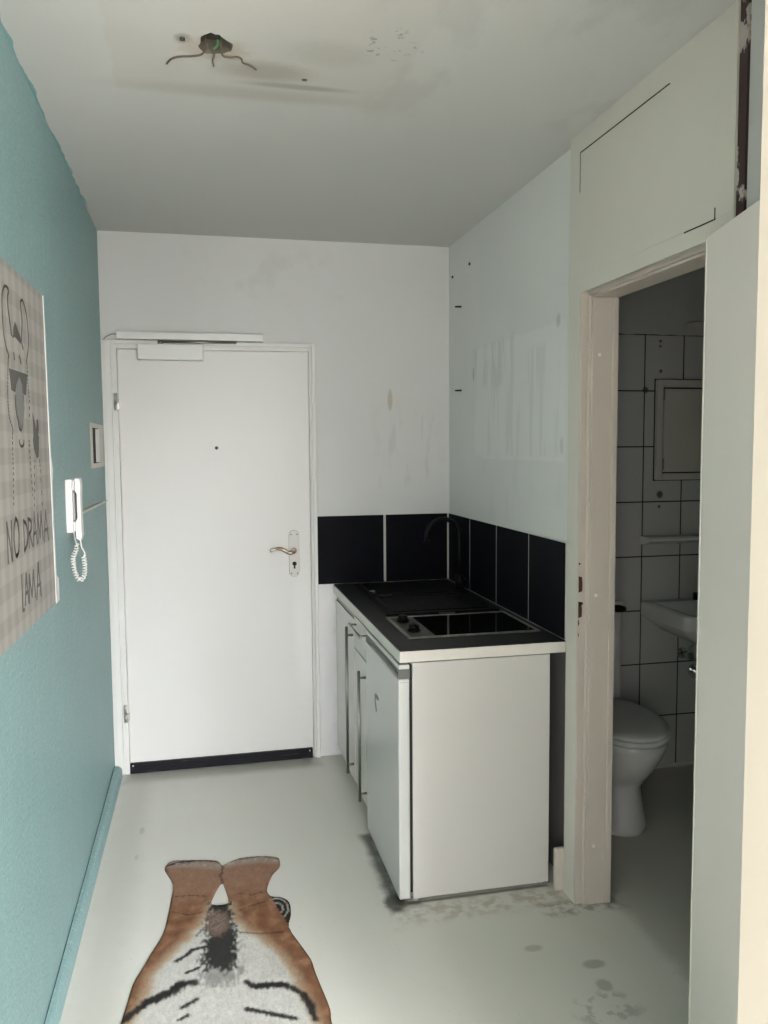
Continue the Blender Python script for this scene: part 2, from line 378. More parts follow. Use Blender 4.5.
# wooden partition with the bathroom doorway
XP, XQ = 1.596, 1.716
pb = MB()
pb.box((XP, -1.5007, 0), (XP+.034, -1.4235, H)); pb.box((XP+.034, -1.500, 0), (XQ, -1.4235, H))
pb.box((XP, -2.195, 1.992), (XP+.017, -1.5007, H)); pb.box((XP+.017, -2.195, 2.033), (XQ, -1.5007, H)); pb.box((XP, -2.2615, 0), (XQ, -2.195, H))
part = struct('wall_partition', pb, M['cream'], 'cream painted wooden partition above the bathroom doorway', 'wall')
ob = MB(); ob.box((XP-.0012, -2.2614, 2.036), (XP-.0002, -1.497, 2.418)); ob.build('overdoor_panel', M['cream'], part)
gb = MB(); gb.box((XP-.0022, -1.993, 2.4185), (XP-.0003, -1.496, 2.4213)); gb.box((XP-.0022, -1.4962, 2.30), (XP-.0003, -1.4952, 2.42)); gb.box((XP-.0022, -2.192, 2.0325), (XP-.0003, -2.07, 2.0352)); gb.box((XP-.0022, -2.195, 2.033), (XP-.0003, -2.192, 2.06)); gb.build('panel_gap', M['dark'], part)
# door lining of the bathroom doorway (jamb, rebate and head)
fr = thing('trim_1', (XP, -1.5, 0), 'cream wooden lining of the bathroom doorway', 'door frame', kind='structure')
jb = MB()
jb.box((XP+.0005, -1.510, 0), (XP+.020, -1.4995, 1.9915), .001)          # outer lip
jb.box((XP+.020, -1.507, 0), (XP+.026, -1.4995, 1.990))
jb.box((XP+.026, -1.514, 0), (XP+.036, -1.4995, 1.984), .002)          # rebate edge
jb.box((XP+.036, -1.520, 0), (XP+.102, -1.4995, 1.978), .001)          # face of the lining
jb.box((XP+.102, -1.525, 0), (XP+.122, -1.4995, 1.978), .002)          # far architrave
jb.build('far_jamb', M['cream_frame'], fr)
hb = MB()
hb.box((XP+.018, -2.18, 2.000), (XP+.028, -1.51, 2.034))
hb.box((XP+.026, -2.18, 1.984), (XP+.040, -1.4995, 2.034), .002); hb.box((XP+.040, -2.18, 1.978), (XP+.122, -1.4995, 2.034), .001)
hb.build('door_head', M['cream_frame'], fr)
nb = MB(); nb.box((XP+.0, -2.20, 0), (XP+.122, -2.180, 1.978), .002); nb.build('near_jamb', M['cream_frame'], fr)
cbm = MB()
for z0, z1, x1, dy in ((1.045, 1.098, .013, 0), (.962, 1.014, .012, 0), (1.002, 1.016, .016, 0), (1.134, 1.142, .008, 0), (.936, .958, .003, 0), (.90, .915, .002, 0)):
    poly = [(XP+.0005, z0), (XP+x1, z0+.004), (XP+x1+.001, (z0+z1)/2), (XP+x1-.001, z1-.003), (XP, z1)]
    cbm.prism(poly, 1, -1.5128, -1.5118)
cbm.build('strike_recess', M['chip'], fr, 'dark chipped lock recesses')
sc = MB()
for x, z in ((XP+.060, 1.800), (XP+.058, 1.035), (XP+.060, .20)): sc.ico((x, -1.5205, z), .006, 2, (1, .4, 1))
sc.build('screw_cap', M['white_plastic'], fr)

post = tag(MB().box((1.600, -2.290, 0), (1.70, -2.2625, H)).build('trim_2', M['maroon']), 'maroon post with flaked white paint at the partition end', 'post', kind='structure')
struct('wall_hall', MB().box((1.606, -2.95, 0), (1.74, -2.291, H)), M['bath_paint'], 'short grey wall behind the open bathroom door', 'wall')
pr = MB(); pr.box((1.147, -3.07, 0), (3.75, -2.951, H))
pier = struct('wall_pier', pr, M['pier'], 'bright peach white wall end at the right edge', 'wall')
MB().box((1.1775, -3.074, 0), (1.1795, -3.0701, H)).build('joint', M['cream_plastic'], pier)
# bathroom shell
struct('wall_bathroom', MB().box((1.726, -.524, 0), (3.15, -.40, H)), M['tiles'], 'white tiled bathroom wall with dark joints', 'wall')
struct('wall_bathroom_side', MB().box((3.0, -2.95, 0), (3.15, -.524, H)), M['bath_paint'], 'grey bathroom side wall', 'wall')
struct('baseboard_bathroom', MB().box((1.75, -.534, 0), (3.0, -.5245, .018), .003), M['ceramic'], 'narrow pale ledge along the foot of the bathroom tiles', 'baseboard')
# living room behind the camera, with its window
struct('wall_living', MB().box((3.6, YR, 0), (3.75, -3.07, H)), M['white_wall'], 'white living room side wall', 'wall')
struct('wall_living_left', MB().box((-2.35, YR, 0), (-2.2, -2.75, H)), M['white_wall'], 'white living room wall on the far left', 'wall')
struct('wall_living_front', MB().box((-2.2, -2.75, 0), (-.15, -2.62, H)), M['white_wall'], 'white living room wall beside the teal wall end', 'wall')
rb = MB(); rb.box((-2.2, YR-.15, 0), (-1.5, YR, H)); rb.box((3.50, YR-.15, 0), (3.6, YR, H)); rb.box((-1.5, YR-.15, 0), (3.50, YR, .22)); rb.box((-1.5, YR-.15, 2.38), (3.50, YR, H))
struct('wall_rear', rb, M['white_wall'], 'white window wall behind the viewer', 'wall')
wn = thing('window_1', (1.0, YR-.1, .22), 'wide white framed window behind the viewer', 'window', kind='structure')
wf = MB()
for x in (-1.5, -.25, 1.0, 2.25, 3.44): wf.box((x, YR-.13, .22), (x+.06, YR-.07, 2.38))
for x0, x1 in ((-1.44, -.25), (-.19, 1.0), (1.06, 2.25), (2.31, 3.44)): wf.box((x0, YR-.13, .22), (x1, YR-.07, .29)); wf.box((x0, YR-.13, 2.31), (x1, YR-.07, 2.38))
wf.build('window_frame', M['window_frame'], wn)

# teal skirting along the left wall
sk = MB()
def skp(y, d, h): return [(.003, y, 0), (d, y, 0), (d*.94, y, h*.66), (d*.8, y, h*.84), (d*.55, y, h*.96), (.003, y, h)]
sk.rings([skp(-.032, .036, .052), skp(-.9, .029, .058), skp(-1.8, .021, .068), skp(-2.74, .018, .072)], smooth=False)
bl = struct('baseboard_left', sk, M['teal'], 'low teal skirting along the teal wall', 'baseboard')
gp = MB(); gp.rings([[(.0003, y, 0), (.0028, y, 0), (.0028, y, h), (.0003, y, h)] for y, h in ((-.034, .050), (-.9, .056), (-1.8, .066), (-2.73, .070))], smooth=False); gp.build('wall_joint', M['dark'], bl)
st = MB(); st.prism([(1.563, -1.452), (1.563, -1.425), (1.600, -1.425), (1.600, -1.452), (1.59, -1.462), (1.572, -1.460)], 2, 0, .152)
st2 = MB(); st2.box((1.5665, -1.4225, 0), (1.630, -1.40, .150), .008, 3); st.b.free()
struct('baseboard_right', st2, M['cream_frame'], 'short white skirting stub between fridge and door frame', 'baseboard')

# ------------------------------------------------------------------ entrance door
d1 = thing('door_1', (.5, 0, 0), 'white flush entrance door in a white steel frame', 'door', kind='structure')
leaf = MB().box((.069, 0.0, .004), (.933, .042, 1.966), .003).build('door_leaf', M['door_white'], d1)
fb = MB()
def arch(a, b, top, y0, y1, bev=.002, lo=0):
    fb.box((a[0], y0, lo), (a[1], y1, top[1]), bev); fb.box((b[0], y0, lo), (b[1], y1, top[1]), bev); fb.box((a[1], y0, top[0]), (b[0], y1, top[1]), bev)
arch((.016, .042), (.947, .965), (1.988, 2.004), -.020, .03)
arch((.042, .052), (.941, .947), (1.980, 1.988), -.010, .03)
arch((.052, .0675), (.9345, .941), (1.968, 1.980), -.016, .03)
fb.box((.001, -.014, .03), (.016, 0.0, 2.004), .002)
fb.build('door_frame', M['white_metal'], d1)
for z0, z1 in ((1.690, 1.768), (.252, .335)):
    hb_ = MB(); zm = (z0+z1)/2
    hb_.cyl((.058, -.022, z0), (.058, -.022, zm-.002), .0075, 14); hb_.cyl((.058, -.022, zm+.002), (.058, -.022, z1), .0075, 14); hb_.cyl((.058, -.022, zm-.002), (.058, -.022, zm+.002), .005, 14)
    hb_.box((.055, -.024, z0+.004), (.075, -.001, zm-.004), .001)
    hb_.build('hinge', M['steel'], d1)
pl = MB()
pl.prism([(.829, .92), (.876, .92), (.876, 1.10)] + [(.8525+.0235*math.cos(a), 1.10+.022*math.sin(a)) for a in [math.pi*k/8 for k in range(1, 8)]] + [(.829, 1.10)], 1, -.008, -.0002)
pl.prism([(.829, .9205)] + [(.8525-.0235*math.cos(a), .92-.022*math.sin(a)) for a in [math.pi*k/8 for k in range(1, 8)]] + [(.876, .9205)], 1, -.008, -.0002)
plate = pl.build('escutcheon', M['plate'], leaf, 'white enamelled handle plate')
gk = MB()
gk.prism([(.8272, .92), (.8778, .92), (.8778, 1.10)] + [(.8525+.0253*math.cos(a), 1.10+.0238*math.sin(a)) for a in [math.pi*k/8 for k in range(1, 8)]] + [(.8272, 1.10), (.8272, .92)] + [(.8525-.0253*math.cos(a), .92-.0238*math.sin(a)) for a in [math.pi*k/8 for k in range(1, 8)]], 1, -.0022, -.0002)
gk.build('plate_shadow_rim', M['grey_plastic'], plate)  # added grey rim imitating the shadow outline of the plate
kb = MB(); kb.prism(circ(.853, .962, .0105, 18), 1, -.0088, -.0081); kb.prism([(.8495, .958), (.8565, .958), (.8575, .938), (.8485, .938)], 1, -.0088, -.0081)
kb.build('keyhole', M['black_plastic'], plate)
sb = MB()
for x, z in ((.838, 1.103), (.867, 1.103), (.838, .915), (.867, .915)): sb.cyl((x, -.0100, z), (x, -.0078, z), .0032, 10)
sb.build('screw', M['nail'], plate)
lv = MB()
lv.cyl((.850, -.006, 1.024), (.850, -.020, 1.024), .016, 20, .014)
lv.tube(smooth_path([(.850, -.018, 1.024), (.850, -.040, 1.024), (.843, -.052, 1.024), (.825, -.054, 1.021), (.805, -.053, 1.031), (.782, -.052, 1.041), (.757, -.051, 1.040), (.735, -.050, 1.031)], 6), [.010]*12+[.0105]*6+[.009]*8+[.008]*8+[.0065]*8+[.005], 12)
lv.build('lever_handle', M['bronze'], leaf, 'worn bronze lever')
ph = MB(); ph.cyl((.499, -.003, 1.518), (.499, -.0002, 1.518), .008, 18); ph.build('peephole', M['nail'], leaf)
db = MB(); db.box((.070, -.016, .0015), (.927, -.0002, .050), .001)
for z in (.010, .022, .036): db.box((.070, -.0195, z), (.927, -.0162, z+.006), .001)
dr = db.build('draught_strip', M['black_rubber'], leaf, 'black sealing strip')
sb = MB()
for x in (.083, .912): sb.cyl((x, -.0215, .040), (x, -.015, .040), .0035, 10)
sb.build('screw', M['white_metal'], dr)

dc = thing('door_closer', (.4, -.02, 1.98), 'white overhead door closer with slide rail above the entrance door', 'door closer')
MB().box((.158, -.052, 1.916), (.449, -.0005, 1.987), .005).build('closer_body', M['white_metal'], dc)
rl = MB(); rl.box((.070, -.034, 2.008), (.722, -.0005, 2.041), .0025); rl.cyl((.700, -.0355, 2.024), (.700, -.033, 2.024), .005, 12)
rl.build('slide_rail', M['white_metal'], dc)
ar = MB(); ar.tube([(.26, -.030, 1.998), (.60, -.026, 2.001)], .0055, 8); ar.cyl((.26, -.030, 1.985), (.26, -.030, 2.004), .012, 16)
ar.build('closer_arm', M['steel_dull'], dc)
cw = tag(MB().tube(smooth_path([(.0695, -.012, 2.030), (.050, -.012, 2.030), (.028, -.010, 2.020), (.004, -.006, 1.997)], 6), .0032, 8).build('cable', M['grey_plastic']), 'short dark cable from the door closer rail to the teal wall', 'cable')

# ------------------------------------------------------------------ bathroom door leaf (swung right open)
d2 = thing('door_2', (1.556, -2.212, 0), 'white bathroom door standing wide open on the right', 'door', kind='structure')
ang = math.atan2(-.279, -.073); ux, uy = math.cos(ang), math.sin(ang); LW = .655
def lf(u, v, z): return (1.564+ux*u-uy*v, -2.212+uy*u+ux*v, z)      # u along the leaf, v into the thickness (+v away from the hall)
t = MB(); bx = bmesh.new(); bmesh.ops.create_cube(bx, size=1)
for v in bx.verts: v.co = Vector(lf((v.co.x+.5)*LW, (v.co.y+.5)*.04, .012+(v.co.z+.5)*1.973))
bmesh.ops.bevel(bx, geom=bx.edges[:], offset=.0025, segments=2, affect='EDGES'); bmesh.ops.recalc_face_normals(bx, faces=bx.faces)
t._join(bx, False); leaf2 = t.build('door_leaf', M['leaf_white'], d2)
for z in (.25, 1.72):
    hb_ = MB(); c0 = lf(-.010, .030, z); c1 = lf(-.010, .030, z+.08); hb_.cyl(c0, c1, .007, 12); hb_.build('hinge', M['steel'], d2)
hd = MB()
a0, a1 = lf(LW-.085, -.0005, .95), lf(LW-.045, -.008, 1.12)
hd.tube([lf(LW-.065, -.001, 1.03), lf(LW-.065, -.045, 1.03), lf(LW-.085, -.052, 1.03), lf(LW-.175, -.050, 1.03)], .009, 10)
hd.build('lever_handle', M['steel'], d2)

# ------------------------------------------------------------------ kitchenette
ZW = .855
bs = thing('backsplash', (WX, 0, ZW), 'row of large black tiles with beige joints behind the worktop', 'tiles')
g = MB(); g.box((.9665, -.006, ZW+.0005), (1.6300, -.0005, 1.183)); g.box((1.6245, -1.354, ZW+.0005), (1.6305, -.006, 1.183)); g.build('grout', M['grout'], bs)
for x0, x1 in ((.9665, 1.292), (1.304, 1.617)):
    MB().box((x0, -.0070, ZW+.001), (x1, -.0061, 1.186)).build('tile', M['tile_black'], bs)
for y1, y0 in ((-.016, -.336), (-.344, -.682), (-.690, -1.030), (-1.038, -1.353)):
    MB().box((1.6236, y0, ZW+.001), (1.6244, y1, 1.186)).build('tile', M['tile_black'], bs)

wt = thing('worktop', (1.33, -.69, .815), 'black worktop with white front edges over the kitchen cabinets', 'worktop')
wtb = MB(); wtb.box((1.0415, -1.370, .8165), (1.619, -.0115, ZW)); wtb.build('slab', M['worktop'], wt)
eb = MB(); eb.box((1.0385, -1.372, .8155), (1.0413, -.0115, ZW-.004)); eb.build('front_edge', M['edge_white'], wt, 'white edge band')
eb = MB(); eb.box((1.0385, -1.3735, .8155), (1.619, -1.3703, ZW-.003), .001); eb.build('side_edge', M['edge_white'], wt, 'white edge band')

def bar(mb, a, b, r, posts, off):
    mb.cyl(a, b, r, 14)
    for p in posts: mb.cyl(p, (p[0]+off, p[1], p[2]), r*.8, 10)
def cabinet(y0, y1, label):
    c = thing('base_cabinet', (1.3, (y0+y1)/2, 0), label, 'kitchen cabinet', 'base cabinets under the worktop')
    b = MB(); b.box((1.070, y0+.002, .075), (1.612, y1-.002, .812)); b.box((1.11, y0+.002, 0), (1.60, y1-.002, .0745)); b.build('carcass', M['cab_front'], c)
    return c
c1 = cabinet(-.497, -.015, 'white base cabinet with one tall door, nearest the entrance door')
dd = MB().box((1.050, -.495, .058), (1.0695, -.018, .780), .0015).build('door', M['cab_front'], c1)
h = MB(); bar(h, (1.022, -.462, .092), (1.022, -.462, .742), .0068, [(1.022, -.462, .705), (1.022, -.462, .130)], .029); h.build('handle', M['steel_dull'], dd, 'long steel bar handle')
gr = MB(); gr.box((1.056, -.495, .782), (1.0695, -.018, .812)); gr.build('shadow_strip', M['grey_plastic'], c1)  # grey strip standing in for the shade under the worktop edge
c2 = cabinet(-.812, -.499, 'white base cabinet with a drawer above a door, beside the fridge')
dd = MB().box((1.050, -.810, .058), (1.0695, -.501, .656), .0015).build('door', M['cab_front'], c2)
h = MB(); bar(h, (1.022, -.738, .080), (1.022, -.738, .620), .006, [(1.022, -.738, .592), (1.022, -.738, .112)], .029); h.build('handle', M['steel_dull'], dd, 'long steel bar handle')
dw = MB().box((1.050, -.810, .661), (1.0695, -.501, .798), .0015).build('drawer', M['cab_front'], c2)
h = MB(); bar(h, (1.022, -.525, .768), (1.022, -.785, .768), .005, [(1.022, -.545, .768), (1.022, -.765, .768)], .029); h.build('handle', M['steel_dull'], dw, 'steel bar handle')

fg = thing('fridge', (1.3, -1.09, 0), 'white undercounter fridge at the near end of the worktop', 'fridge')
b = MB(); b.box((1.082, -1.368, .008), (1.566, -.832, .812), .003); b.build('body', M['fridge_side'], fg)
b = MB(); b.box((1.073, -1.362, .03), (1.0815, -.838, .80)); b.build('seal', M['dark'], fg, 'dark rubber door seal')
fdm = bmesh.new()
b = MB(); b.box((1.034, -1.368, .010), (1.0728, -.830, .760), .006, 3); fd = b.build('door', M['fridge_front'], fg)
# top of the door: a bowed grip trough between two ledges
n = 18; pr_, pt_ = [], []
prof = []
for i in range(n+1):
    y = -1.368+.538*i/n; u = (i/n-.5)*2; prof.append((1.0345+.020*(1-u*u)**.5 if abs(u) < 1 else 1.0345, y))
poly = [(x, y) for x, y in prof] + [(1.0728, -.830), (1.0728, -1.368)]
b = MB(); b.prism(poly, 2, .7602, .7915); b.build('grip', M['grip'], fd, 'bowed grey grip trough')
b = MB(); b.box((1.036, -1.368, .7917), (1.0728, -.830, .808), .003); b.build('top_ledge', M['fridge_front'], fd)
b = MB(); b.prism([(1.038, -1.3685), (1.072, -1.3685), (1.072, -1.3695), (1.038, -1.3695)], 2, .748, .7495); b.build('trim_line', M['grey_plastic'], fd)
b = MB(); b.prism(circ(-1.033, .602, .034, 18, .009), 0, 1.0328, 1.0336); b.ribbon([(-1.005, .596), (-1.003, .575), (-1.022, .548)], .016, 1.0328, .0008); b.build('emblem', M['grip'], fd, 'small dark emblem')
for x, y in ((1.09, -1.352), (1.54, -1.352), (1.09, -.86), (1.54, -.86)):
    b = MB(); b.cyl((x, y, .0005), (x, y, .008), .014, 16, .012); b.build('foot', M['grey_plastic'], fg)

hb0 = thing('hob', (1.35, -1.03, ZW), 'black glass hob with two knobs and steel rim', 'hob')
x0, x1, y0, y1 = 1.108, 1.592, -1.225, -.865
b = MB()
for a, c in (((x0, y0), (x1, y0+.013)), ((x0, y1-.013), (x1, y1)), ((x0, y0+.013), (x0+.012, y1-.013)), ((x1-.012, y0+.013), (x1, y1-.013))):
    b.box((a[0], a[1], ZW+.0003), (c[0], c[1], ZW+.006), .0015)
b.build('rim', M['hob_steel'], hb0)
MB().box((x0+.0121, y0+.0131, ZW+.0003), (x0+.100, y1-.0131, ZW+.0035)).build('control_panel', M['hob_panel'], hb0, 'dark grimy steel control panel')
MB().box((x0+.1005, y0+.0135, ZW+.0003), (x1-.0125, y1-.0135, ZW+.0045), .001).build('glass', M['glass_black'], hb0)
for y in (-.945, -1.110):
    b = MB(); b.cyl((1.155, y, ZW+.0036), (1.155, y, ZW+.010), .024, 24, .023); b.cyl((1.155, y, ZW+.010), (1.155, y, ZW+.026), .020, 24, .017); b.box((1.150, y-.017, ZW+.024), (1.160, y+.017, ZW+.029), .002)
    b.build('knob', M['black_plastic'], hb0)

sn = thing('sink', (1.36, -.47, ZW), 'black composite sink with drainer, behind the hob', 'sink')
def rrect(x0, x1, y0, y1, r, n=6):
    out = []
    for cx, cy, a in ((x1-r, y1-r, 0), (x0+r, y1-r, 90), (x0+r, y0+r, 180), (x1-r, y0+r, 270)):
        for k in range(n+1):
            t = math.radians(a+90*k/n); out.append((cx+r*math.cos(t), cy+r*math.sin(t)))
    return out
def ring3(p, z): return [(x, y, z) for x, y in p]
sx0, sx1, sy0, sy1 = 1.118, 1.592, -.835, -.075
# rim ring with a basin (far half) and a drainer tray (near half): raised lips on one plate
b = MB(); b.rings([ring3(rrect(sx0, sx1, sy0, sy1, .02), ZW+.0003), ring3(rrect(sx0, sx1, sy0, sy1, .02), ZW+.006), ring3(rrect(sx0+.006, sx1-.006, sy0+.006, sy1-.006, .02), ZW+.009)], smooth=False)
for a0, a1, zz in (((1.15, -.80), (1.56, -.46), 0), ((1.15, -.42), (1.50, -.11), 0)):
    o_ = rrect(a0[0], a1[0], a0[1], a1[1], .03); i_ = rrect(a0[0]+.012, a1[0]-.012, a0[1]+.012, a1[1]-.012, .025)
    b.rings([ring3(o_, ZW+.009), ring3(rrect(a0[0]+.004, a1[0]-.004, a0[1]+.004, a1[1]-.004, .03), ZW+.013), ring3(i_, ZW+.0135), ring3(i_, ZW+.0092)], cap=False)
for k in range(7): b.box((1.19+k*.05, -.77, ZW+.009), (1.204+k*.05, -.50, ZW+.0115), .001)
b.build('basin', M['composite'], sn)
b = MB(); b.cyl((1.30, -.27, ZW+.0091), (1.30, -.27, ZW+.0105), .040, 28); b.build('drain', M['composite'], sn)
b = MB(); b.cyl((1.165, -.335, ZW+.009), (1.165, -.335, ZW+.018), .013, 20); b.build('drain_control', M['grip'], sn)
b = MB(); b.box((1.185, -.42, ZW+.009), (1.235, -.405, ZW+.0105), .0003); b.build('overflow_grille', M['grip'], sn)
b = MB(); b.box((1.33, -.8385, ZW+.0035), (1.395, -.8352, ZW+.0055)); b.build('maker_plate', M['steel_dull'], sn)

fc = thing('faucet', (1.555, -.40, ZW), 'black gooseneck tap standing at the sink', 'tap')
fx, fy = 1.556, -.40
b = MB(); b.cyl((fx, fy, ZW+.0092), (fx, fy, ZW+.016), .026, 24); b.cyl((fx, fy, ZW+.016), (fx, fy, ZW+.085), .020, 24); b.build('tap_body', M['black_plastic'], fc)
pts = [(fx, fy, ZW+.08), (fx, fy, 1.05), (fx, fy, 1.115)]
R_ = .0775
pts += [(fx-R_+R_*math.cos(a), fy, 1.115+R_*math.sin(a)) for a in [math.pi*k/16 for k in range(1, 17)]] + [(fx-2*R_, fy, 1.095)]
b = MB(); b.tube(pts, .0105, 14); b.cyl((fx-2*R_, fy, 1.100), (fx-2*R_, fy, 1.088), .0125, 16); b.build('spout', M['black_plastic'], fc)
b = MB(); b.tube([(fx, fy-.018, ZW+.055), (fx, fy-.05, ZW+.062), (fx-.005, fy-.09, ZW+.078)], [.008, .006, .005], 10); b.build('lever', M['black_plastic'], fc)

# nails and plug holes left in the kitchen wall
for lab, y, z, kind in (('dark nail stub high on the kitchen wall near the corner', -.159, 2.167, 1), ('dark nail stub lower on the kitchen wall, above the corner tile', -.159, 1.779, 1),
                        ('dark screw close to the ceiling on the kitchen wall, further from the corner', -.320, 2.336, 0), ('dark screw close to the ceiling beside the wall corner', -.065, 2.329, 0)):
    b = MB()
    if kind: b.cyl((WX-.0002, y-.035, z), (WX-.030, y-.031, z), .0040, 10)
    else: b.cyl((WX-.0002, y, z), (WX-.006, y, z), .0065, 12); b.box((WX-.007, y-.005, z-.001), (WX-.0055, y+.005, z+.001))
    tag(b.build('nail' if kind else 'screw', M['nail']), lab, 'nail' if kind else 'screw', 'fixings left in the kitchen wall')

# ------------------------------------------------------------------ things on the teal wall
ic = thing('intercom_phone', (0, -1.11, 1.25), 'white intercom handset with coiled cord on the teal wall', 'intercom phone')
b = MB(); b.box((.0005, -1.160, 1.250), (.022, -1.065, 1.420), .003); b.box((.022, -1.152, 1.385), (.027, -1.075, 1.418), .002); b.box((.022, -1.152, 1.252), (.027, -1.075, 1.285), .002); b.build('base', M['white_plastic'], ic)
prf = [(.028, 1.230), (.041, 1.222), (.046, 1.24), (.0445, 1.30), (.0445, 1.36), (.046, 1.40), (.044, 1.423), (.028, 1.423), (.028, 1.385), (.0335, 1.375), (.0335, 1.295), (.028, 1.285)]
b = MB(); b.prism(prf, 1, -1.150, -1.100, .002); b.build('handset', M['white_plastic'], ic)
b = MB(); b.box((.0222, -1.148, 1.292), (.0270, -1.085, 1.378)); b.build('cradle_slot', M['grey_plastic'], ic)
path = smooth_path([(.018, -1.125, 1.249), (.022, -1.125, 1.222), (.026, -1.125, 1.205), (.022, -1.125, 1.188), (.013, -1.125, 1.165), (.014, -1.125, 1.135), (.021, -1.125, 1.108), (.032, -1.125, 1.092), (.044, -1.125, 1.104), (.048, -1.125, 1.130), (.047, -1.125, 1.160), (.045, -1.125, 1.172)], 12)
L_ = [0]
for i in range(1, len(path)): L_.append(L_[-1]+(path[i]-path[i-1]).length)
co = []; N_ = 1000; tot = L_[-1]; s0 = .040
import bisect
for k in range(N_+1):
    s_ = s0+(tot-s0)*k/N_; i = min(max(bisect.bisect(L_, s_)-1, 0), len(path)-2)
    f_ = (s_-L_[i])/max(L_[i+1]-L_[i], 1e-9); p = path[i].lerp(path[i+1], f_); t_ = (path[i+1]-path[i]).normalized()
    u_ = Vector((0, 1, 0)); v_ = t_.cross(u_); a = 2*math.pi*24*k/N_
    co.append(p+(u_*math.cos(a)+v_*math.sin(a))*.0062)
b = MB(); b.tube(co, .0022, 6)
b.tube([p for p, l in zip(path, L_) if l <= s0+.004], .0022, 8)
b.tube(smooth_path([(.0455, -1.125, 1.170), (.049, -1.125, 1.180), (.040, -1.125, 1.200), (.037, -1.125, 1.230)], 6), .0022, 8)
b.build('coiled_cord', M['white_plastic'], ic)
tag(MB().tube(smooth_path([(.010, -1.0645, 1.310), (.006, -.95, 1.296), (.006, -.70, 1.290), (.006, -.40, 1.288), (.006, -.15, 1.286), (.006, -.035, 1.283)], 6), .0055, 8).build('cable', M['cream_plastic']), 'white cable running from the intercom along the teal wall to the door frame', 'cable')

fz = thing('fuse_box', (0, -.29, 1.53), 'small cream flush box with a dark slot beside the door frame', 'fuse box')
y0, y1, z0, z1 = -.487, -.045, 1.440, 1.622
b = MB()
b.box((.0003, y0, z0), (.003, y0+.062, z1), .0008); b.box((.0003, y1-.170, z0), (.003, y1, z1), .0008); b.box((.0003, y0+.062, z0), (.003, y1-.170, z0+.018), .0008); b.box((.0003, y0+.062, z1-.018), (.003, y1-.170, z1), .0008)
b.build('frame', M['cream_plastic'], fz)
MB().box((.0003, y0+.0625, z0+.0185), (.0012, y1-.1705, z1-.0185)).build('slot', M['dark'], fz, 'black slot')
b = MB(); b.box((.0013, -.325, z0+.022), (.0045, -.218, z1-.022), .001); b.box((.0045, -.322, 1.524), (.0075, -.30, 1.54), .0006); b.build('breaker_row', M['white_plastic'], fz)

# poster
PLY0, PLY1, PZ0, PZ1 = -2.105, -1.405, 1.075, 1.945
def poster_mat():
    n = NT('checked poster print')
    p = n.sep(n.P)
    def chk(v, k):
        return n.ramp(n.math('SINE', n.math('MULTIPLY', v, k)), -.25, .25)
    k = math.pi/.037
    a = chk(p[1], k); c = chk(p[2], k)
    f = n.math('MULTIPLY', n.math('ADD', a, c), .5)
    col = n.mix(f, (0.29, 0.28, 0.255), (0.40, 0.385, 0.355))
    col = n.mix(n.math('MULTIPLY', n.math('SUBTRACT', n.noise(30, 3, stretch=(1, 1, .2)), .5), .6), col, (0.40, 0.36, 0.31))
    return n.done(col, .6)
M['poster'] = poster_mat()
M['ink_dark'] = mat('dark grey print', (0.075, 0.075, 0.07), .6, .05, 30)
M['ink_grey'] = mat('mid grey print', (0.20, 0.20, 0.195), .6, .05, 30)
M['ink_line'] = mat('line print', (0.09, 0.088, 0.08), .6, .1, 40)
P_LINES = [[(-1.913,1.741),(-1.931,1.767),(-1.939,1.801),(-1.939,1.834),(-1.932,1.86),(-1.912,1.878),(-1.892,1.884),(-1.872,1.883),(-1.868,1.875),(-1.878,1.863),(-1.879,1.838),(-1.871,1.819),(-1.864,1.802),(-1.854,1.78)],[(-1.728,1.763),(-1.742,1.782),(-1.728,1.831),(-1.738,1.864),(-1.737,1.875),(-1.723,1.882),(-1.704,1.881),(-1.675,1.862),(-1.665,1.843),(-1.659,1.822),(-1.657,1.799),(-1.665,1.77),(-1.681,1.75),(-1.694,1.734)],[(-1.913,1.743),(-1.89,1.728)],[(-1.842,1.778),(-1.821,1.783),(-1.787,1.78),(-1.757,1.775)],[(-1.837,1.741),(-1.834,1.726)],[(-1.779,1.74),(-1.759,1.725)],[(-1.822,1.642),(-1.806,1.633),(-1.791,1.626),(-1.772,1.636),(-1.763,1.645)],[(-1.791,1.626),(-1.797,1.587)],[(-1.839,1.641),(-1.843,1.621),(-1.831,1.596),(-1.821,1.587),(-1.812,1.569),(-1.793,1.562),(-1.775,1.573),(-1.765,1.589),(-1.749,1.615),(-1.748,1.626),(-1.75,1.647)],[(-1.817,1.538),(-1.811,1.528),(-1.79,1.523),(-1.77,1.527),(-1.765,1.537)]]
P_DASH = [[(-1.898,1.724),(-1.905,1.702),(-1.91,1.68),(-1.918,1.651),(-1.921,1.636),(-1.919,1.612),(-1.911,1.588),(-1.883,1.562),(-1.889,1.547),(-1.893,1.507),(-1.896,1.471),(-1.902,1.426),(-1.906,1.384)],[(-1.686,1.73),(-1.685,1.699),(-1.685,1.67),(-1.677,1.64),(-1.688,1.586)],[(-1.7,1.538),(-1.697,1.493),(-1.689,1.441),(-1.68,1.391)],[(-1.645,1.488),(-1.654,1.425),(-1.67,1.368)],[(-1.574,1.489),(-1.567,1.455),(-1.559,1.36)]]
P_GLASSES = [[(-1.895,1.7),(-1.691,1.704),(-1.719,1.65),(-1.762,1.651),(-1.767,1.677),(-1.79,1.692),(-1.822,1.672),(-1.84,1.65),(-1.877,1.652)]]
P_SNOUT = [[(-1.793,1.691),(-1.767,1.674),(-1.76,1.649),(-1.748,1.626),(-1.765,1.589),(-1.793,1.564),(-1.821,1.587),(-1.842,1.621),(-1.837,1.649),(-1.818,1.673)]]
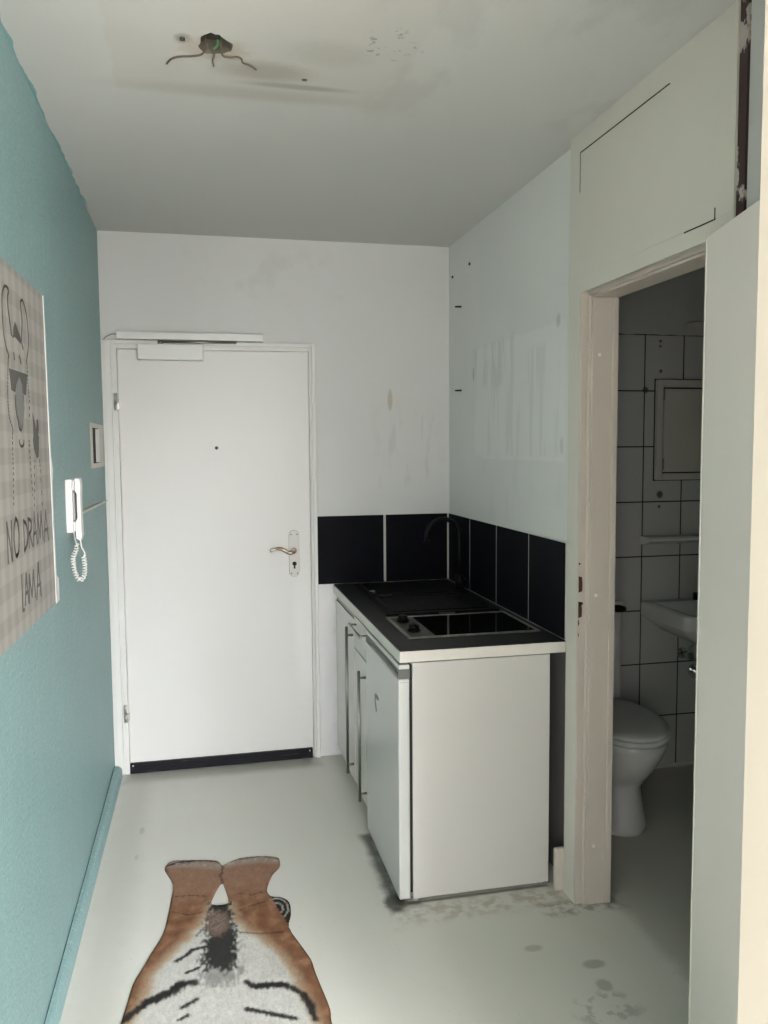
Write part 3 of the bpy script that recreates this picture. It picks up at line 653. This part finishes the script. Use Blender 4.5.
P_TASSEL = [[(-1.642,1.609),(-1.615,1.583),(-1.602,1.563),(-1.588,1.595),(-1.573,1.595),(-1.567,1.57),(-1.583,1.548),(-1.57,1.552),(-1.573,1.536),(-1.582,1.497),(-1.607,1.492),(-1.641,1.518),(-1.649,1.541),(-1.641,1.549),(-1.639,1.576)],[(-1.81,1.816),(-1.791,1.805),(-1.763,1.792),(-1.743,1.778),(-1.787,1.78),(-1.833,1.781),(-1.83,1.8)]]
T_TOP = [(0.267,-0.983),(0.262,-0.945),(0.285,-0.906),(0.35,-0.914),(0.415,-0.93),(0.45,-0.946),(0.464,-0.979),(0.475,-0.974),(0.53,-0.942),(0.611,-0.946),(0.664,-0.967),(0.672,-0.999),(0.665,-1.042),(0.635,-1.092),(0.61,-1.181),(0.62,-1.229),(0.652,-1.243),(0.676,-1.28),(0.674,-1.353),(0.66,-1.424),(0.684,-1.521),(0.706,-1.603),(0.71,-1.661),(0.719,-1.745),(0.728,-1.831),(0.724,-1.886)]
T_LEFT = [(0.181,-1.759),(0.19,-1.684),(0.2,-1.6),(0.22,-1.536),(0.244,-1.458),(0.272,-1.371),(0.284,-1.26),(0.29,-1.17),(0.294,-1.073)]
T_HOLE = [(0.45,-1.123),(0.461,-1.106),(0.467,-1.127),(0.477,-1.239),(0.424,-1.233),(0.432,-1.178)]
T_WHITE = [(0.398,-1.316),(0.345,-1.423),(0.296,-1.499),(0.25,-1.576),(0.24,-1.658),(0.218,-1.724),(0.201,-1.786),(0.195,-1.894),(0.707,-2.013),(0.684,-1.869),(0.675,-1.819),(0.665,-1.767),(0.644,-1.659),(0.611,-1.55),(0.558,-1.447),(0.535,-1.427),(0.495,-1.351),(0.479,-1.252),(0.424,-1.239)]
T_DARK = [(0.424,-1.229),(0.476,-1.251),(0.491,-1.378),(0.496,-1.461),(0.496,-1.528),(0.491,-1.594),(0.461,-1.615),(0.402,-1.587),(0.393,-1.528),(0.403,-1.422),(0.399,-1.338),(0.418,-1.274)]
T_TAIL = [(0.62,-1.229),(0.652,-1.243),(0.676,-1.28),(0.674,-1.353),(0.66,-1.424),(0.639,-1.35)]
T_STRIPES = [([(0.545,-1.698),(0.58,-1.697),(0.615,-1.708)],0.010),([(0.395,-1.378),(0.373,-1.411)],0.003),([(0.397,-1.474),(0.362,-1.481),(0.342,-1.51),(0.318,-1.526)],0.0051),([(0.384,-1.572),(0.347,-1.59)],0.0044),([(0.368,-1.64),(0.328,-1.638),(0.302,-1.666),(0.272,-1.683),(0.246,-1.693),(0.218,-1.724),(0.191,-1.755)],0.0095),([(0.340,-1.642),(0.302,-1.668),(0.262,-1.689),(0.244,-1.697)],0.0125),([(0.376,-1.714),(0.34,-1.738)],0.006),([(0.354,-1.773),(0.332,-1.788)],0.0051),([(0.489,-1.389),(0.506,-1.422),(0.565,-1.444),(0.639,-1.452)],0.0025),([(0.511,-1.667),(0.534,-1.696),(0.58,-1.697),(0.625,-1.711),(0.662,-1.759),(0.677,-1.806),(0.684,-1.868)],0.0079),([(0.509,-1.785),(0.543,-1.803),(0.581,-1.826),(0.631,-1.852)],0.0058),([(0.464,-0.979),(0.466,-1.023),(0.455,-1.063),(0.461,-1.106)],0.0032),([(0.265,-0.946),(0.307,-0.927),(0.386,-0.93),(0.45,-0.953)],0.0041),([(0.53,-0.957),(0.61,-0.954),(0.67,-0.991)],0.0022),([(0.3,-1.166),(0.352,-1.166),(0.402,-1.184)],0.0019),([(0.296,-1.257),(0.354,-1.288),(0.395,-1.28)],0.0019),([(0.513,-1.297),(0.564,-1.272),(0.607,-1.264)],0.0024),([(0.512,-1.191),(0.557,-1.214),(0.599,-1.198)],0.0015)]
T_PAW = [(0.286,-0.936),(0.368,-0.956),(0.449,-0.99),(0.514,-0.976),(0.601,-0.974),(0.662,-0.996)]
po = thing('poster', (0, (PLY0+PLY1)/2, PZ0), 'grey checked poster of an animal in sunglasses on the teal wall', 'poster')
b = MB(); b.prism([(PLY0, PZ0+.008), (PLY1+.002, PZ0-.006), (PLY1-.012, 1.45), (PLY1-.026, PZ1), (PLY0, PZ1-.006)], 0, .0003, .0016); b.build('sheet', M['poster'], po)
edge = [(PZ0+.0, .004, 0), (1.115, .010, 0), (1.13, .012, 0), (1.16, .003, 0)]
b = MB()
zz = [PZ0-.006, 1.09, 1.135, 1.150, 1.22, 1.30, 1.36, 1.42, 1.455, 1.50, 1.60, 1.75, 1.85, PZ1]
wd = [.050, .052, .050, .018, .016, .014, .014, .018, .036, .012, .007, .006, .008, .004]
pe = lambda z: PLY1+.002-.026*max(0, z-1.075)/.87
b.prism([(pe(z)-.003, z) for z in zz] + [(pe(z)+w_, z) for z, w_ in list(zip(zz, wd))[::-1]], 0, .0018, .0036); b.build('edge_strip', M['white_plastic'], po, 'white curling border')
X_ = .0017
b = MB()
for l in P_LINES:
    b = MB(); b.ribbon([(q.x, q.y) for q in smooth_path([(y, z, 0) for y, z in l], 4)], .0065, X_); b.build('drawn_line', M['ink_line'], po)
b = MB()
for l in P_DASH:
    q = [(v.x, v.y) for v in smooth_path([(y, z, 0) for y, z in l], 10)]
    for i in range(0, len(q)-2, 3): b.ribbon(q[i:i+2], .0055, X_)
db_ = b.build('dashed_outline', M['ink_line'], po, 'dashed outline of the animal'); db_['kind'] = 'stuff'
b = MB()
for pg in P_GLASSES + P_TASSEL: b.prism(pg, 0, X_, X_+.0009)
b.build('sunglasses_print', M['ink_dark'], po, 'dark sunglasses and leaf shapes')
b = MB(); b.prism(P_SNOUT[0], 0, X_+.0010, X_+.0014); b.build('snout_print', M['ink_grey'], po, 'grey snout')
LET = {'N': [[(0, 0), (.02, 1)], [(.02, 1), (.85, .02)], [(.85, .02), (.95, 1)]],
       'O': [[(.5, 1), (.15, .8), (.02, .45), (.2, .08), (.5, 0), (.85, .15), (1, .55), (.85, .85), (.5, 1)]],
       'D': [[(.1, 1), (.05, 0)], [(0, .95), (.6, .85), (1, .5), (.7, .15), (.05, 0)]],
       'R': [[(.1, 1), (.05, 0)], [(0, .95), (.7, .9), (.85, .7), (.6, .52), (.1, .45)], [(.3, .46), (1, .02)]],
       'A': [[(0, 0), (.55, 1)], [(.55, 1), (1, 0)], [(.12, .35), (.95, .38)]],
       'M': [[(0, 0), (.12, .95)], [(.12, .95), (.45, .15)], [(.45, .15), (.8, 1)], [(.8, 1), (1, .02)]],
       'L': [[(.1, 1), (0, .02)], [(0, .02), (1, 0)]]}
def word(items, mb):
    for ch, y0, y1, z0, z1 in items:
        for st_ in LET[ch]:
            q = [(y0+(y1-y0)*u, z0+(z1-z0)*v) for u, v in st_]
            if len(q) > 3: q = [(p.x, p.y) for p in smooth_path([(y, z, 0) for y, z in q], 4)]
            mb.ribbon(q, .0085, X_)
for wd_, its in (('NO', [('N', -1.985, -1.937, 1.265, 1.355), ('O', -1.920, -1.864, 1.270, 1.358)]),
                 ('DRAMA', [('D', -1.812, -1.764, 1.272, 1.347), ('R', -1.755, -1.712, 1.272, 1.347), ('A', -1.702, -1.652, 1.270, 1.355), ('M', -1.640, -1.568, 1.272, 1.350), ('A', -1.552, -1.488, 1.265, 1.348)]),
                 ('LAMA', [('L', -1.856, -1.836, 1.133, 1.220), ('A', -1.826, -1.785, 1.142, 1.215), ('M', -1.778, -1.700, 1.138, 1.210), ('A', -1.682, -1.625, 1.130, 1.220)])):
    b = MB(); word(its, b); b.build('lettering', M['ink_line'], po, 'hand lettered word '+wd_)

# ------------------------------------------------------------------ ceiling outlet
co_ = thing('ceiling_outlet', (HX, HY, H), 'open ceiling hole with bare wires hanging out', 'ceiling outlet')
b = MB()
ringo = [(HX+(x-HX)*1.12, HY+(y-HY)*1.12) for x, y in holep]
b.rings([ring3(holep, H+.0), ring3([(HX+(x-HX)*.97, HY+(y-HY)*.97) for x, y in holep], H+.02), ring3([(HX+(x-HX)*.8, HY+(y-HY)*.8) for x, y in holep], H+.06)], cap=False)
b.rings([ring3([(HX+(x-HX)*.8, HY+(y-HY)*.8) for x, y in holep], H+.058), ring3([(HX+(x-HX)*.79, HY+(y-HY)*.79) for x, y in holep], H+.062)], cap=True)
b.build('cavity', M['rough_plaster'], co_)
b = MB(); b.box((HX-.018, HY-.012, H+.018), (HX+.016, HY+.016, H+.05), .004); b.build('terminal_block', M['nail'], co_)
b = MB(); b.tube(smooth_path([(HX+.004, HY, H+.03), (HX+.008, HY+.02, H+.012), (HX-.004, HY+.03, H+.004)], 6), .004, 8); b.build('wire', M['green'], co_, 'green sleeved wire')
for pth in ([(HX-.012, HY, H+.03), (HX-.020, HY+.025, H+.004), (HX-.030, HY+.045, H-.004), (HX-.052, HY+.058, H-.005), (HX-.085, HY+.070, H-.004), (HX-.105, HY+.085, H-.005), (HX-.116, HY+.108, H-.007)],
            [(HX+.002, HY+.01, H+.03), (HX-.001, HY+.045, H-.004), (HX-.004, HY+.060, H-.010), (HX-.001, HY+.066, H-.022)],
            [(HX+.014, HY+.01, H+.03), (HX+.018, HY+.040, H-.002), (HX+.036, HY+.046, H-.005), (HX+.055, HY+.043, H-.004), (HX+.066, HY+.052, H-.004), (HX+.070, HY+.066, H-.006), (HX+.088, HY+.078, H-.006), (HX+.105, HY+.094, H-.008)]):
    b = MB(); b.tube(smooth_path(pth, 6), .0023, 8); b.build('wire', M['copper'], co_)
b = MB(); b.tube([(.404, -1.842, H+.0), (.404, -1.840, H-.006)], .0065, 10)
tag(b.build('screw', M['nail']), 'rusty screw stub in the ceiling beside the wire hole', 'screw')

# ------------------------------------------------------------------ tiger-shaped rug
def in_poly(x, y, pg):
    c = False; n_ = len(pg); j = n_-1
    for i in range(n_):
        (xi, yi), (xj, yj) = pg[i], pg[j]
        if (yi > y) != (yj > y) and x < (xj-xi)*(y-yi)/(yj-yi)+xi: c = not c
        j = i
    return c
def d_seg(P, a, b):
    a, b = np.array(a), np.array(b); d = b-a; t = np.clip(((P-a)@d)/max(d@d, 1e-12), 0, 1)
    return np.linalg.norm(P-(a+t[:, None]*d), axis=1), t
def d_line(P, pts):
    D = np.full(len(P), 9.0)
    for i in range(len(pts)-1): D = np.minimum(D, d_seg(P, pts[i], pts[i+1])[0])
    return D
def sd_poly(P, pg):
    D = d_line(P, pg+[pg[0]]); ins = np.array([in_poly(x, y, pg) for x, y in P]); return np.where(ins, -D, D)
def ss(x, a, b): t = np.clip((x-a)/(b-a), 0, 1); return t*t*(3-2*t)
# the rest of the rug (outside the photograph): shoulders, front paws, head
T_REST = [(.735, -1.98), (.745, -2.12), (.735, -2.26), (.80, -2.36), (.845, -2.47), (.83, -2.54), (.77, -2.55), (.70, -2.48), (.635, -2.44), (.615, -2.52), (.60, -2.60), (.565, -2.67), (.50, -2.71), (.44, -2.71), (.375, -2.67), (.34, -2.60), (.325, -2.52), (.305, -2.44), (.24, -2.48), (.17, -2.55), (.11, -2.54), (.095, -2.47), (.14, -2.36), (.205, -2.26), (.185, -2.12), (.172, -1.98), (.172, -1.86)]
body = T_TOP+T_REST+T_LEFT
def densify(pg, h):
    o_ = []
    for i in range(len(pg)):
        a, b_ = Vector(pg[i]), Vector(pg[(i+1) % len(pg)]); k = max(1, int((b_-a).length/h))
        o_ += [a.lerp(b_, j/k) for j in range(k)]
    return o_
def closed_smooth(pg, n=3):
    P = [Vector((x, y, 0)) for x, y in pg]; m = len(P); o_ = []
    for i in range(m):
        p0, p1, p2, p3 = P[i-1], P[i], P[(i+1) % m], P[(i+2) % m]
        for k in range(n):
            t = k/n; q = 0.5*((2*p1)+(-p0+p2)*t+(2*p0-5*p1+4*p2-p3)*t*t+(-p0+3*p1-3*p2+p3)*t**3); o_.append((q.x, q.y))
    return o_
B_ = densify(closed_smooth(body), .006); Hh = densify(closed_smooth(T_HOLE), .006)
Bl = [(p.x, p.y) if hasattr(p, 'x') else p for p in B_]; Hl = [(p.x, p.y) for p in Hh]
gx = np.arange(.09, .86, .0055); gy = np.arange(-2.72, -.90, .0055)
G = np.array([(x+random.uniform(-.0012, .0012), y+random.uniform(-.0012, .0012)) for x in gx for y in gy])
def fast_in(P, pg):
    c = np.zeros(len(P), bool); x, y = P[:, 0], P[:, 1]; j = len(pg)-1
    for i in range(len(pg)):
        xi, yi = pg[i]; xj, yj = pg[j]
        if yi != yj: c ^= ((yi > y) != (yj > y)) & (x < (xj-xi)*(y-yi)/(yj-yi)+xi)
        j = i
    return c
keep = fast_in(G, Bl) & ~fast_in(G, Hl)
G = G[keep]; dB = np.minimum(d_line(G, Bl+[Bl[0]]), d_line(G, Hl+[Hl[0]])); G = G[dB > .0035]
allv = [Vector(p) for p in Bl]+[Vector(p) for p in Hl]+[Vector(p) for p in G.tolist()]
nb_, nh_ = len(Bl), len(Hl)
ed = [(i, (i+1) % nb_) for i in range(nb_)]+[(nb_+i, nb_+(i+1) % nh_) for i in range(nh_)]
vo, eo, fo, _, _, _ = delaunay_2d_cdt(allv, ed, [], 0, 1e-6)
V2 = np.array([(v.x, v.y) for v in vo])
tri = [f for f in fo]
cen = np.array([V2[list(f)].mean(axis=0) for f in tri])
ok = fast_in(cen, Bl) & ~fast_in(cen, Hl)
tri = [f for f, k in zip(tri, ok) if k]
# the print: orange flanks, white belly, dark stripes
def nz(P, s, seed=0, st=(1, 1)): return np.array([mnoise.noise(Vector((x*s*st[0]+seed, y*s*st[1], seed*1.7))) for x, y in P])
dW = sd_poly(V2, T_WHITE+[]) ; big = nz(V2, 30, 3); hair = nz(V2, 160, 5, (1, .35)); hair2 = nz(V2, 260, 9, (1, .4))
C = np.tile(np.array([0.205, 0.098, 0.050]), (len(V2), 1))
edgeD = np.minimum(d_line(V2, Bl+[Bl[0]]), 9)
def over(c, k):
    global C
    k = np.clip(k, 0, 1)[:, None]; C = C*(1-k)+np.array(c)*k
over((0.33, 0.18, 0.105), ss(big, -.1, .6)*.6)
over((0.12, 0.045, 0.020), ss(-big, .1, .7)*.5)
legs = ss(V2[:, 1], -1.30, -1.10)
over((0.30, 0.175, 0.120), legs*.75)
dW2 = dW+big*.010+hair*.010
cream = ss(dW2, .035, -.01)
over((0.46, 0.36, 0.25), cream*.85)
over((0.54, 0.53, 0.49), ss(dW2, .004, -.024))
over((0.48, 0.455, 0.41), ss(dW2, 0, -.02)*ss(nz(V2, 14, 12), .1, .6)*.6)
rest = ss(V2[:, 1], -1.90, -2.05); rd = np.abs(V2[:, 0]-.455)
over((0.58, 0.56, 0.50), rest*ss(rd+big*.02, .20, .16)*ss(V2[:, 1], -2.62, -2.55))
over((0.40, 0.30, 0.20), ss(V2[:, 1], -2.42, -2.5)*ss(rd, .16, .08)*.8)
for k in range(9):
    yk = -2.0-.065*k; amp = .17-.004*k
    for sgn in (-1, 1):
        ln = [(.455+sgn*(amp+.12), yk-.02), (.455+sgn*amp, yk), (.455+sgn*amp*.45, yk-.015)]
        D = d_line(V2, ln)+hair*.004; over((0.018, 0.016, 0.015), ss(D, .010, .005)*.95)
# paws
D = d_line(V2, T_PAW)+hair*.006
over((0.34, 0.29, 0.25), ss(D, .040, .008)*.75)
over((0.06, 0.05, 0.045), ss(edgeD, .012, .002)*ss(V2[:, 1], -1.02, -.97)*ss(nz(V2, 35, 33), -.25, .25)*.8)
over((0.10, 0.085, 0.075), ss(-V2[:, 1]+.0, .958, .93)*ss(nz(V2, 60, 21), -.1, .3)*.8*(V2[:, 1] > -.99))
over((0.55, 0.52, 0.48), ss(D, .012, .0)*ss(hair, 0, .3)*.6)
# dark tail root between the legs
dD = sd_poly(V2, T_DARK)+hair*.024+big*.010
over((0.016, 0.015, 0.014), ss(dD, .014, -.012)*.97)
q = np.linalg.norm((V2-np.array((.440, -1.355)))/np.array((.040, .080)), axis=1)+hair*.3
over((0.17, 0.115, 0.085), ss(q, 1.1, .75)*.9)
over((0.42, 0.38, 0.33), ss(q, .95, .4)*ss(np.sin((V2[:, 0]*-.9+V2[:, 1])*330+big*6+hair), .0, .9)*.28)
over((0.016, 0.015, 0.014), ss(V2[:, 1], -1.285, -1.25)*ss(dD, .006, -.006)*.8)
D = np.linalg.norm((V2-np.array((.443, -1.625)))/np.array((.07, .065)), axis=1)+hair*.5
over((0.12, 0.115, 0.105), ss(D, 1.1, .4)*.6*ss(dD, -.004, .012))
for pts_, w_ in T_STRIPES:
    w_ *= 1.35; D = d_line(V2, pts_)+(hair*.5+big*.35)*w_
    over((0.016, 0.014, 0.013), ss(D, w_*1.5, w_*.45)*(.97 if w_ > .0055 else .62))
# ringed tail tip at the right
dT = sd_poly(V2, T_TAIL)
tz = (dT < .004) & (V2[:, 0] > .612) 
legedge = d_seg(V2, (.606, -1.2), (.672, -1.44))[0]*np.sign((V2[:, 0]-.606)*(-.24)-(V2[:, 1]+1.2)*.066)*-1
k = (tz & (V2[:, 0] > .614+(-1.225-V2[:, 1])*.24)).astype(float)
over((0.014, 0.013, 0.013), k*.98)
rr = np.linalg.norm((V2-np.array((.632, -1.315)))/np.array((1, 1.7)), axis=1)
over((0.42, 0.40, 0.36), k*np.maximum(ss(np.abs(rr-.020), .0034, .001), ss(np.abs(rr-.036), .003, .001))*.85)
over((0.05, 0.02, 0.012), ss(edgeD, .006, .001)*.55*(V2[:, 1] < -1.15)*(1-ss(dT, .01, 0)))
C *= (1+.16*hair+.10*hair2)[:, None]; C = np.clip(C, .004, .9)

def rug_mat():
    n = NT('printed fur rug')
    a = n.t.nodes.new('ShaderNodeAttribute'); a.attribute_name = 'print'
    f = n.noise(420, 3, stretch=(1, .3, 1))
    col = n.mix(n.ramp(f, .3, .7, 0, .35), a.outputs['Color'], (0.5, 0.5, 0.5), 'MULTIPLY')
    n.bump(f, .25, .002)
    return n.done(col, .85, spec=.2)
M['rug'] = rug_mat()
M['rug_edge'] = mat('rug backing felt', (0.10, 0.07, 0.05), .9, .1, 50)
TH = .006
rug = thing('tiger_rug', (.455, -1.6, 0), 'flat tiger shaped rug with orange legs and white belly on the floor', 'rug')
me = bpy.data.meshes.new('printed_pile')
dome = TH*(.35+.65*ss(np.minimum(edgeD, d_line(V2, Hl+[Hl[0]])), 0, .006))+.0008
zs = dome + .0006*hair
me.from_pydata([(x-.455, y+1.6, z) for (x, y), z in zip(V2.tolist(), zs.tolist())], [], [tuple(f) for f in tri])
at = me.color_attributes.new('print', 'FLOAT_COLOR', 'POINT')
at.data.foreach_set('color', np.concatenate([C, np.ones((len(C), 1))], axis=1).astype(np.float32).ravel())
for p in me.polygons: p.use_smooth = True
bmf = bmesh.new(); bmf.from_mesh(me); bmesh.ops.recalc_face_normals(bmf, faces=bmf.faces)
if sum(f.normal.z for f in bmf.faces) < 0: bmesh.ops.reverse_faces(bmf, faces=bmf.faces[:])
bmf.to_mesh(me); bmf.free(); me.materials.append(M['rug'])
ro = bpy.data.objects.new('printed_pile', me); COL.objects.link(ro); ro.parent = rug
bb = bmesh.new(); vb = [bb.verts.new((x, y, 0.0004)) for x, y in V2.tolist()[:]]
for f in tri:
    try: bb.faces.new([vb[i] for i in f])
    except ValueError: pass
ex = bmesh.ops.extrude_face_region(bb, geom=bb.faces[:])
for v in [g_ for g_ in ex['geom'] if isinstance(g_, bmesh.types.BMVert)]: v.co.z += .0018
bmesh.ops.recalc_face_normals(bb, faces=bb.faces)
bk = MB(); bk.b.free(); bk.b = bb; bk.build('backing', M['rug_edge'], rug)

# ------------------------------------------------------------------ bathroom
M['wc'] = mat('toilet ceramic', (0.58, 0.585, 0.57), .12, .01, 5)
to = thing('toilet', (2.02, -.9, 0), 'white toilet with closed lid seen through the bathroom doorway', 'toilet')
AX = 2.025
def egg(cx, y_back, y_front, hw, z, n=32, sq=.0):
    cy = y_back-(y_back-y_front)*.50; out = []
    for i in range(n):
        a = 2*math.pi*i/n; c, s_ = math.cos(a), math.sin(a)
        if s_ > 0:   # back half: squarer
            out.append((cx+hw*math.copysign(abs(c)**.75, c), cy+(y_back-cy)*abs(s_)**.8, z))
        else: out.append((cx+hw*c, cy+(cy-y_front)*s_, z))
    return out
b = MB()
b.rings([egg(AX, -.70, -1.125, .135, .0005), egg(AX, -.70, -1.125, .133, .02), egg(AX, -.70, -1.11, .118, .10), egg(AX, -.70, -1.105, .110, .18), egg(AX, -.70, -1.14, .120, .22), egg(AX, -.70, -1.20, .148, .29), egg(AX, -.72, -1.235, .168, .36), egg(AX, -.72, -1.24, .172, .385), egg(AX, -.72, -1.235, .167, .392)])
b.box((AX-.10, -.76, .20), (AX+.10, -.56, .385), .02)
b.build('bowl', M['wc'], to)
b = MB(); b.rings([egg(AX, -.73, -1.245, .174, .394), egg(AX, -.73, -1.25, .179, .400), egg(AX, -.73, -1.25, .179, .412), egg(AX, -.73, -1.245, .175, .416)]); b.build('seat', M['seat_plastic'], to)
b = MB(); b.rings([egg(AX, -.73, -1.243, .173, .4165), egg(AX, -.73, -1.247, .177, .424), egg(AX, -.73, -1.24, .172, .434), egg(AX, -.745, -1.19, .14, .441), egg(AX, -.80, -1.1, .08, .444)]); b.build('lid', M['seat_plastic'], to)
b = MB(); b.box((1.84, -.715, .405), (2.196, -.536, .80), .018, 3); b.box((1.835, -.720, .801), (2.201, -.534, .842), .012, 3); cis = b.build('cistern', M['wc'], to)
b = MB(); b.cyl((2.150, -.719, .818), (2.150, -.740, .818), .012, 16); b.tube([(2.140, -.738, .818), (2.165, -.742, .817), (2.190, -.742, .814)], [.016, .016, .011], 12); b.build('flush_lever', M['black_plastic'], cis, 'black flush lever')

ws = thing('washbasin', (2.62, -.53, .62), 'white washbasin on the tiled bathroom wall', 'washbasin')
bx0, bx1, by0, by1, bz = 2.375, 2.90, -.915, -.5245, .802
b = MB()
def rr3(d, z, r=.05, dx=0): return ring3(rrect(bx0+d, bx1-d, by0+d, by1-(d if d > 0 else 0)*.0, r), z)
o0 = rrect(bx0, bx1, by0, by1, .035); 
def sh(s_, z, cyo=-.70): return [(2.6375+(x-2.6375)*s_, cyo+(y-cyo)*s_ if y < -.53 else min(cyo+(y-cyo)*1.0, -.5245), z) for x, y in o0]
def shi(s_, z): return [(2.6375+(x-2.6375)*s_, -.745+(y+.72)*s_, z) for x, y in o0]
b.rings([sh(.30, .645), sh(.55, .657), sh(.80, .700), sh(.97, .735), sh(1.0, .745), sh(1.0, bz-.008), sh(.985, bz), shi(.80, bz-.003), shi(.70, bz-.018), shi(.50, bz-.040), shi(.2, bz-.050)])
b.build('basin', M['ceramic'], ws)
b = MB(); b.cyl((2.664, -.555, bz-.002), (2.664, -.555, bz+.03), .022, 18); b.tube([(2.664, -.555, bz+.022), (2.664, -.61, bz+.034), (2.664, -.66, bz+.028)], .012, 12)
b.build('tap', M['black_plastic'], ws, 'dark tap')
b = MB(); b.cyl((2.605, -.525, .545), (2.605, -.585, .545), .010, 12); b.cyl((2.605, -.560, .545), (2.605, -.595, .545), .017, 16); b.cyl((2.605, -.5245, .545), (2.605, -.532, .545), .026, 20); b.tube(smooth_path([(2.605, -.578, .545), (2.612, -.578, .575), (2.622, -.60, .61), (2.63, -.62, .64)], 6), .006, 10); b.tube([(2.605, -.585, .545), (2.645, -.585, .520), (2.67, -.585, .528)], .009, 10)
b.build('stop_valve', M['chrome'], ws)
b = MB(); b.cyl((2.675, -.5245, .455), (2.675, -.534, .455), .036, 22); b.tube(smooth_path([(2.675, -.53, .455), (2.675, -.62, .455), (2.675, -.69, .450), (2.675, -.70, .50), (2.65, -.70, .60), (2.645, -.70, .645)], 6), .017, 14); b.build('drain_pipe', M['chrome'], ws)

sf = thing('shelf', (2.62, -.525, 1.08), 'narrow white ceramic shelf on the bathroom tiles above the washbasin', 'shelf')
b = MB(); b.prism([(-.5245, 1.065), (-.5245, 1.103), (-.61, 1.103), (-.632, 1.098), (-.634, 1.088), (-.60, 1.078), (-.56, 1.066)], 0, 2.374, 2.93, .003); b.build('board', M['ceramic'], sf)
b = MB(); b.box((2.45, -.5275, 1.082), (2.462, -.5246, 1.09)); b.build('bracket', M['chrome'], sf)
bc = thing('wall_cabinet', (2.68, -.53, 1.58), 'grey white cabinet with framed door on the bathroom tiles', 'cabinet')
cx0, cx1, cz0, cz1 = 2.443, 2.93, 1.357, 1.811
b = MB()
for a, c in (((cx0, cz0), (cx0+.030, cz1)), ((cx1-.030, cz0), (cx1, cz1)), ((cx0+.030, cz0), (cx1-.030, cz0+.030)), ((cx0+.030, cz1-.034), (cx1-.030, cz1))): b.box((a[0], -.548, a[1]), (c[0], -.5245, c[1]), .004)
b.build('frame', M['cab_paint'], bc)
b = MB(); b.box((cx0+.0305, -.535, cz0+.0305), (cx1-.0305, -.5246, cz1-.0345)); b.box((cx0-.004, -.5255, cz0-.004), (cx1+.004, -.5242, cz1+.004)); b.build('shadow_backing', M['dark'], bc)  # dark backing; its rim outside the frame imitates a shadow line
b = MB(); b.box((cx0+.036, -.545, cz0+.036), (cx1-.036, -.5352, cz1-.041), .002); b.build('door', M['cab_paint'], bc)
for z in (1.745, 1.43):
    b = MB(); b.cyl((cx0+.033, -.549, z-.025), (cx0+.033, -.549, z+.025), .004, 10); b.build('hinge', M['steel_dull'], bc)
tag(MB().tube(smooth_path([(2.580, -.528, 2.036), (2.584, -.530, 2.052), (2.600, -.534, 2.066), (2.640, -.536, 2.073), (2.70, -.534, 2.070), (2.74, -.530, 2.060)], 6), .0045, 8).build('cable', M['grey_plastic']), 'thin grey cable arching above the bathroom tiles', 'cable')
